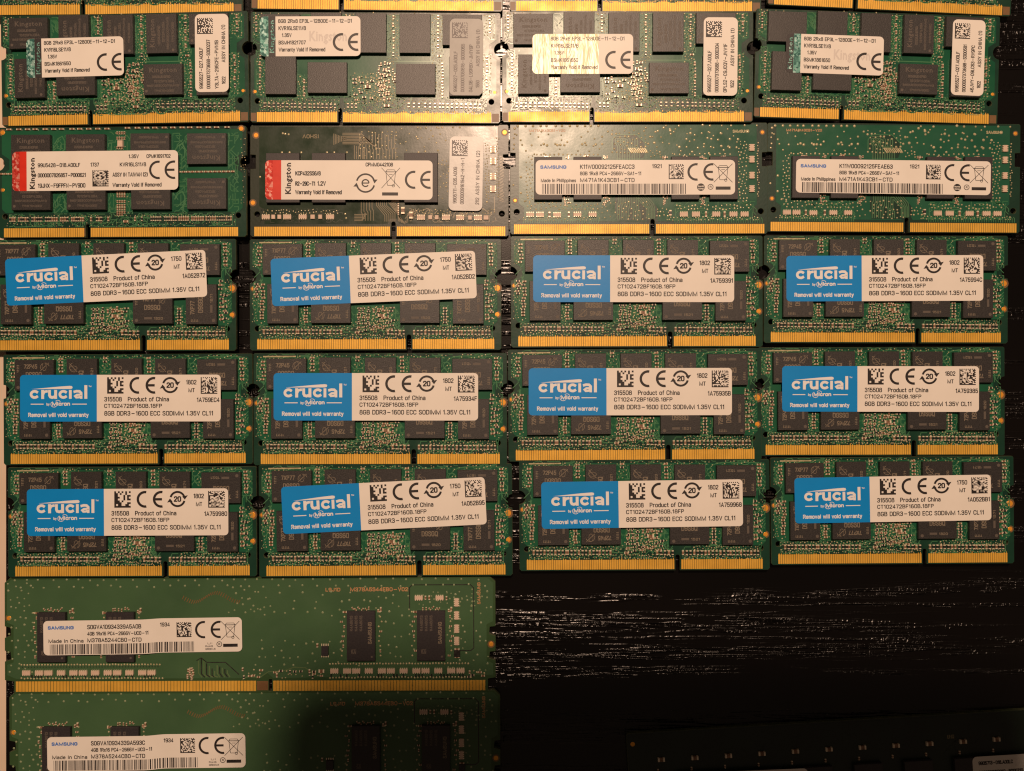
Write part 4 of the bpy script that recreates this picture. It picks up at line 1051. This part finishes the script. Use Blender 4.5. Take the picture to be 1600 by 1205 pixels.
AS = ('ASSY IN CHINA (1)', 17, 76)
def V(a, b_, c, yr='1622'): return [(a, 52, 117), (b_, 40, 117), (c, 41, 117), (yr, 98, 110), AS]
m = module('hol', G['hol'], NM, 'green memory module with teal foil strip on a white label, leftmost in its row', 'memory module', GH, (1, 25.5), (390, 20.5), 391, ZT, [MKK], (0.2, -1.1), pads_hol)
label_hol(m, (41.5, 61.5), (194.5, 58.5), 'BSMK1861650', 1)
label_vert(m, (307, 25.5), (359.5, 25.2), V('9965527-027.A00LF', '0000007373688-S000237', 'Y3L7A-295CFE-PWN1B'), 71)
m = module('hol', G['hol'], NM, 'memory module whose white label sits high in its top left corner with teal foil', 'memory module', GH, (391.5, 18.5), (782, 19.5), 391, ZT, None, (0, .25), pads_hol)
label_hol(m, (406, 26), (563, 25), 'BSMH1821707', 2, ghost=True)
label_vert(m, (703, 28.5), (755, 29), V('9965527-025.A00LF', '0000007051618-S000065', '04LSB-L9SRBX-JM1Y6P', '1550'), 72, 'dulllabel', 'ink2')
m = module('hol', G['hol'], NM, 'memory module with a label in the lamp glare, yellow reflection painted on its film', 'memory module', GH, (785, 18), (1176, 19), 391, ZT, [MKK], (0, -.5), pads_hol)
label_hol(m, (832, 53.5), (989, 54), 'BSMK1861650', 3, film=1)
label_vert(m, (1099, 28.5), (1152, 29), V('9965527-027.A00LF', '0000007373688-S000304', '0PLS2-C9JCQV-JWV1F'), 73)
m = module('hol', G['hol'], NM, 'slightly slanting memory module with white and vertical labels, beside bare table at the upper right', 'memory module', GH, (1182, 13), (1566, 23.5), 391, ZT, None, (0, .7), pads_hol)
for ch in [c for c in m.children if c.name.startswith('memory_chip')][3:8:4]: obj('laser_marking', MKK, ch)
label_hol(m, (1229, 52), (1382.5, 56.5), 'BSMK1861650', 4, ghost=True, flip=True)
label_vert(m, (1491.5, 28.3), (1543, 30), V('9965527-027.A00LF', '0000007373688-S000581', '46JWY-09LC63-RV9PC'), 74)

# red ended labels
m = module('std', G['std'], NM, 'green memory module with a long red ended label across eight big chips', 'memory module', 'laptop memory modules with red ended labels', (-3, 199.5), (387, 198.5), 391, ZT, [MKK], (0, -.8), ((7.5, 8, PADS), (383, 4.5, PADS), (8, 98, PADC)))
w, h = 260.5, 61.5
b = MB(); sheet(b, w, h, 7, 0, ZL, M['paper']); o = obj('label', b.mesh('label_sheet')); place(m, o, (19.5, 237.5), (280, 236), w, ZT+.003+CH+.0012)
b = MB(); sheet(b, w, h, 7, ZL, ZL+.0006, M['holored'], 0, 11.5); obj('glitter_foil', b.mesh('glitter_foil'), o)
b = MB(); sheet(b, w, h, 7, ZL, ZL+.0006, M['red'], 11.5, 22.5); obj('red_strip', b.mesh('red_strip'), o)
b = MB(); Z = ZL+.0008; I = M['ink']
b.serif('Kingston', 27, 10, 35, 58.5, Z, I, .035, rot=90)
for t, u0, v0, u1, v1 in (('1.35V', 183, 6, 199, 12), ('CPMK1691702', 211, 6, 249, 12), ('99U5428-018.A00LF', 40, 18.4, 107, 24.8), ('1737', 123, 18.2, 136.5, 24.6), ('KVR16LS11/8', 169, 18.4, 210.5, 24.8),
                          ('0000007826857-P000621', 40, 34, 116, 40.6), ('ASSY IN TAIWAN (2)', 157.5, 34, 213, 40.6), ('19JNX-F9FPFN-PV9D0', 40, 50, 115, 57), ('Warranty Void If Removed', 157.5, 50, 234.5, 56.6)):
    b.text(t, u0, v0, u1, v1, Z, I)
dm(b, 126, 30, 25.5, 16, 81, Z, I); ce(b, 215, 16, 29, Z, I, 3.5, 24.2)
obj('black_print', b.mesh('black_print'), o)

m = module('do', G['do'], NM, 'olive green memory module with a red ended label and a silver vertical label', 'memory module', 'laptop memory modules with red ended labels', (391, 195.5), (794.5, 195), 402, .124, None, (0, 0), ((9, 16, PADS), (396, 12, PADS), (4, 121, PADS)), under=False)
w, h = 262, 61.5
zl = .124+.003+CH
b = MB(); sheet(b, w, h, 7, 0, ZL, M['paper']); o = obj('label', b.mesh('label_sheet')); place(m, o, (414.5, 250.5), (676, 251), w, zl+.0012)
b = MB(); sheet(b, w, h, 7, ZL, ZL+.0006, M['holored'], 0, 12); obj('glitter_foil', b.mesh('glitter_foil'), o)
b = MB(); sheet(b, w, h, 7, ZL, ZL+.0006, M['red'], 12, 25); obj('red_strip', b.mesh('red_strip'), o)
b = MB()
b.serif('Kingston', 31, 4, 40, 53, Z, I, .035, rot=90)
for t, u0, v0, u1, v1 in (('CPMM0442108', 157, 3.4, 200, 9.6), ('KCP432SS6/8', 47, 17, 87, 24), ('R2-29C-T1', 47, 33, 78.5, 40), ('1.2V', 81.5, 32.6, 95, 40), ('Warranty Void If Removed', 47, 46.4, 120, 53.4)):
    b.text(t, u0, v0, u1, v1, Z, I, .03 if t[0] == 'R' else .012)
b.arc(157, 35.5, 14, 2.6, 15, 165, Z, I, 16); b.arc(157, 35.5, 14, 2.6, 195, 345, Z, I, 16); b.flat([(168, 30), (176, 30), (171, 36)], Z+.0003, I); b.flat([(146, 41), (138, 41), (143, 35)], Z+.0003, I)
b.arc(157, 35.5, 5.4, 2, 0, 320, Z, I, 14); b.rect(151.5, 34.6, 162.5, 36.4, Z+.0003, I)
bin_icon(b, 182, 11.5, 29, 32, Z, I); b.rect(183, 50, 208, 55, Z, I); ce(b, 218.5, 16, 28.5, Z, I, 3.5, 24)
obj('black_print', b.mesh('black_print'), o)
label_vert(m, (703, 213), (755.5, 214), [('9905711-035.A00G', 48, 106), ('0000009161942-H-H-1', 34, 107), ('', 0, 1), ('2112', 96, 107), ('ASSY IN CHINA (2)', 22, 92)], 75, 'silverlabel', 'ink2', .124+.06, 53, 117)

# pale labels with barcodes
GS = 'laptop memory modules with barcode labels'
spads = ((8, 121, PADC), (394, 15, PADC))
m = module('dg', G['dg'], NM, 'memory module with barcode label ending FEACC3, its left half in pale glare', 'memory module', GS, (797, 193), (1198, 193), 402, .124, None, (-.3, -.5), spads, under=False)
label_sam(m, (837, 250.5), (1147.5, 251), ['K11W00092125FEACC3', '8GB 1Rx8 PC4-2666V-SA1-11', 'M471A1K43CB1-CTD', '1921'], 91, .127+CH, 'Made in Philippines')
m = module('dg', G['dg'], NM, 'memory module with barcode label ending FEAE63, rightmost in its row', 'memory module', GS, (1199.5, 192), (1592, 195.5), 402, .124, None, (0, -.6), spads, under=False)
label_sam(m, (1244, 248.5), (1546, 253.5), ['K11W00092125FEAE63', '8GB 1Rx8 PC4-2666V-SA1-11', 'M471A1K43CB1-CTD', '1921'], 92, .127+CH, 'Made in Philippines')

# blue and white labels: board corners, label corners, date, serial, lot
ECC = [
    ((-24, 375), (370, 374), (8, 405), (322, 391), '1750', '1A052B72', '7XP77', 'its tilted label ending 1A052B72, cut by the left edge', (0, -.5)),
    ((390, 374), (783, 373), (422.5, 404.5), (742, 391.5), '1750', '1A052BD2', '7XP77', 'its tilted label ending 1A052BD2, left of the widest gap of bare wood', (.1, .3)),
    ((798, 369), (1192, 368), (833, 399), (1147.5, 399), '1802', '1A759391', '72P45', 'its label ending 1A759391, right of the widest gap of bare wood', (.1, .2)),
    ((1194, 368), (1574, 369), (1228.5, 400), (1535, 399), '1802', '1A75994C', '72P45', 'its label ending 1A75994C', (0, -.3)),
    ((5, 554.5), (395, 552.5), (31.5, 586), (345.5, 585.5), '1802', '1A759EC4', '72P45', 'its label ending 1A759EC4', (0, -.3)),
    ((396, 552), (792, 551.5), (427.5, 583), (747, 583), '1802', '1A75934F', '72P45', 'its label ending 1A75934F', (0, .1)),
    ((793.5, 546.5), (1189, 544), (826, 575.5), (1143.5, 575), '1802', '1A75935B', '72P45', 'its label ending 1A75935B', (0, 0)),
    ((1185, 543), (1568.5, 542), (1222, 572), (1528.5, 572.5), '1802', '1A759385', '72P45', 'its label ending 1A759385', (0, -.3)),
    ((12, 730.5), (401, 728.5), (42, 764.5), (357, 763), '1802', '1A759980', '72P45', 'its label ending 1A759980', (0, -.2)),
    ((404, 727), (800, 724.5), (439, 761), (757, 745.5), '1750', '1A052B95', '7XP77', 'its tilted label ending 1A052B95', (0, .1)),
    ((811, 719.5), (1202, 717.5), (845.5, 753.5), (1160, 749), '1802', '1A759968', '72P45', 'its label ending 1A759968, above bare dark wood', (0, 0)),
    ((1204, 715.5), (1583, 712.5), (1241, 747), (1547, 741.5), '1750', '1A052BB1', '7XP77', 'its label ending 1A052BB1, above bare dark wood', (0, -.2)),
]
for i, (tl, tr, ltl, ltr, code, ser, lot, lab, tilt) in enumerate(ECC):
    m = module('ecc', G['ecc'], NM, 'green memory module, '+lab, 'memory module', GE, tl, tr, 391, ZT, MK[lot], tilt, pads_ecc)
    label_blue(m, ltl, ltr, code, ser, 100+i)

# full length modules
def drape(z_hi, z_lo, ua, ub):
    def f(u):
        t = min(max((u-ua)/(ub-ua), 0), 1); t = t*t*(3-2*t); return (z_lo-z_hi)*t
    return f
GD = 'full length memory modules with barcode labels'
dp = ((7, 63, PADS), (760, 106, PADS))
for tl, tr, ltl, ltr, ln, lab, sd in (((7, 903), (774, 900.5), (67.5, 970.5), (376, 966), 'S0GVA10934339A5A0B', 'full length green memory module, wholly in view below the blue labelled rows', 95),
                              ((14.5, 1081.5), (781.5, 1078.5), (73.5, 1152), (381.5, 1148), 'S0GVA10934339A593C', 'full length green memory module cut by the bottom edge, its right half in shadow', 97)):
    m = module('dimm', G['dimm'], NM, lab, 'memory module', GD, tl, tr, 767, .13, None, (0, 0), dp, under=False)
    label_sam(m, ltl, ltr, [ln, '4GB 1Rx16 PC4-2666V-UC0-11', 'M378A5244CB0-CTD', '1934'], sd, .133+CH, 'Made in China', drape(0, -.085, 152, 186), m378=True)

# dark full length module in the phone's shadow
z = .13; w, h = 767, 179
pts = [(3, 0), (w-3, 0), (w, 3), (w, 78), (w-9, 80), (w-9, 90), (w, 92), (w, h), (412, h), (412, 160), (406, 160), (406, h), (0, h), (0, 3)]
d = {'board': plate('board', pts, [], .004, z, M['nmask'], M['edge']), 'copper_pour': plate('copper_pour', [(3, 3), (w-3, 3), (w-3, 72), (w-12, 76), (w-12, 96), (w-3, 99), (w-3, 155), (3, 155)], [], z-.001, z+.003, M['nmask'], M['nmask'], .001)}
b = MB(); fingers(b, 14, 400, 162, 178, 4.92, 4.2, z); fingers(b, 416, 752, 162, 178, 4.92, 4.2, z); d['edge_contacts'] = b.mesh('edge_contacts')
b = MB(); bv = MB(); bt = MB(); rnd = random.Random(70)
for k in range(14): u = 52+k*52.4; b.smd(u, 43+.4*math.sin(k), 11, 6.4, 0, z+.003, .05); b.smd(u-6, 60, 5, 3, 1.57, z+.003, .03)
vias(bv, rnd, (10, 8, 750, 36), 60, z+.003, M['nmask'], (1.2, 1.8), .009, 8)
bt.text('UNQ *', 500, 32, 516, 38, z+.004, M['otrace'], 0); rnd_traces(bt, rnd, (20, 20, 740, 150), 90, z+.002, M['nmask'], .9, 8, 30)
d['surface_components'] = b.mesh('surface_components'); d['vias'] = bv.mesh('vias'); d['traces'] = bt.mesh('traces')
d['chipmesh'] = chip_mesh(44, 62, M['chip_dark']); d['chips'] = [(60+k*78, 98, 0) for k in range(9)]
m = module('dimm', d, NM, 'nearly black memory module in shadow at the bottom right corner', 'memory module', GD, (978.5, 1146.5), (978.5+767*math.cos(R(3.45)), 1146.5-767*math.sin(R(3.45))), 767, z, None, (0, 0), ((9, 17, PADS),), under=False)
for tl, tr, txt in (((1519, 1183), (1766, 1168), ['9905713-018.A00LC', '0000009710012-B000710']), ((1056, 1209), (1262, 1200.5), ['CBD24D4S7D8MB', '4GB 2666MHz DDR4'])):
    W = 247 if tl[0] > 1500 else 206
    b = MB(); sheet(b, W, 52, 7, 0, ZL, M['paper']); o = obj('label', b.mesh('label_sheet')); place(m, o, tl, tr, W, z+.003+CH+.0012)
    b = MB(); b.text(txt[0], 9, 7.5, 63, 13.5, Z, I, .03); b.text(txt[1], 9, 22, 78, 28, Z, I, .03); b.text('Warranty Void If Removed', 9, 36, 90, 42, Z, I, .02)
    obj('black_print', b.mesh('black_print'), o)

# ------------------------------------------------------------------ the phone that takes the picture: its shadow falls on the lower right
ph = bpy.data.objects.new('mobile_phone', None); C.objects.link(ph); ph.location = (3.0, 1.15, CAM_Z+.12)
ph['label'] = 'black phone held flat above the table, throwing the soft shadow at the lower right'; ph['category'] = 'phone'
K = 1/U
b = MB(); b.prism([((x-8)*K, (y-3.7)*K) for x, y in [(p[0], p[1]) for p in rounded(16.0, 7.4, 1.5, 6)]], 0.05, .85, M['phone']); obj('body', b.mesh('phone_body'), ph)
b = MB(); b.prism([(p[0]*K, p[1]*K) for p in circ(-3.0, 1.15, .45, 20)], .02, .045, M['phone_lens']);
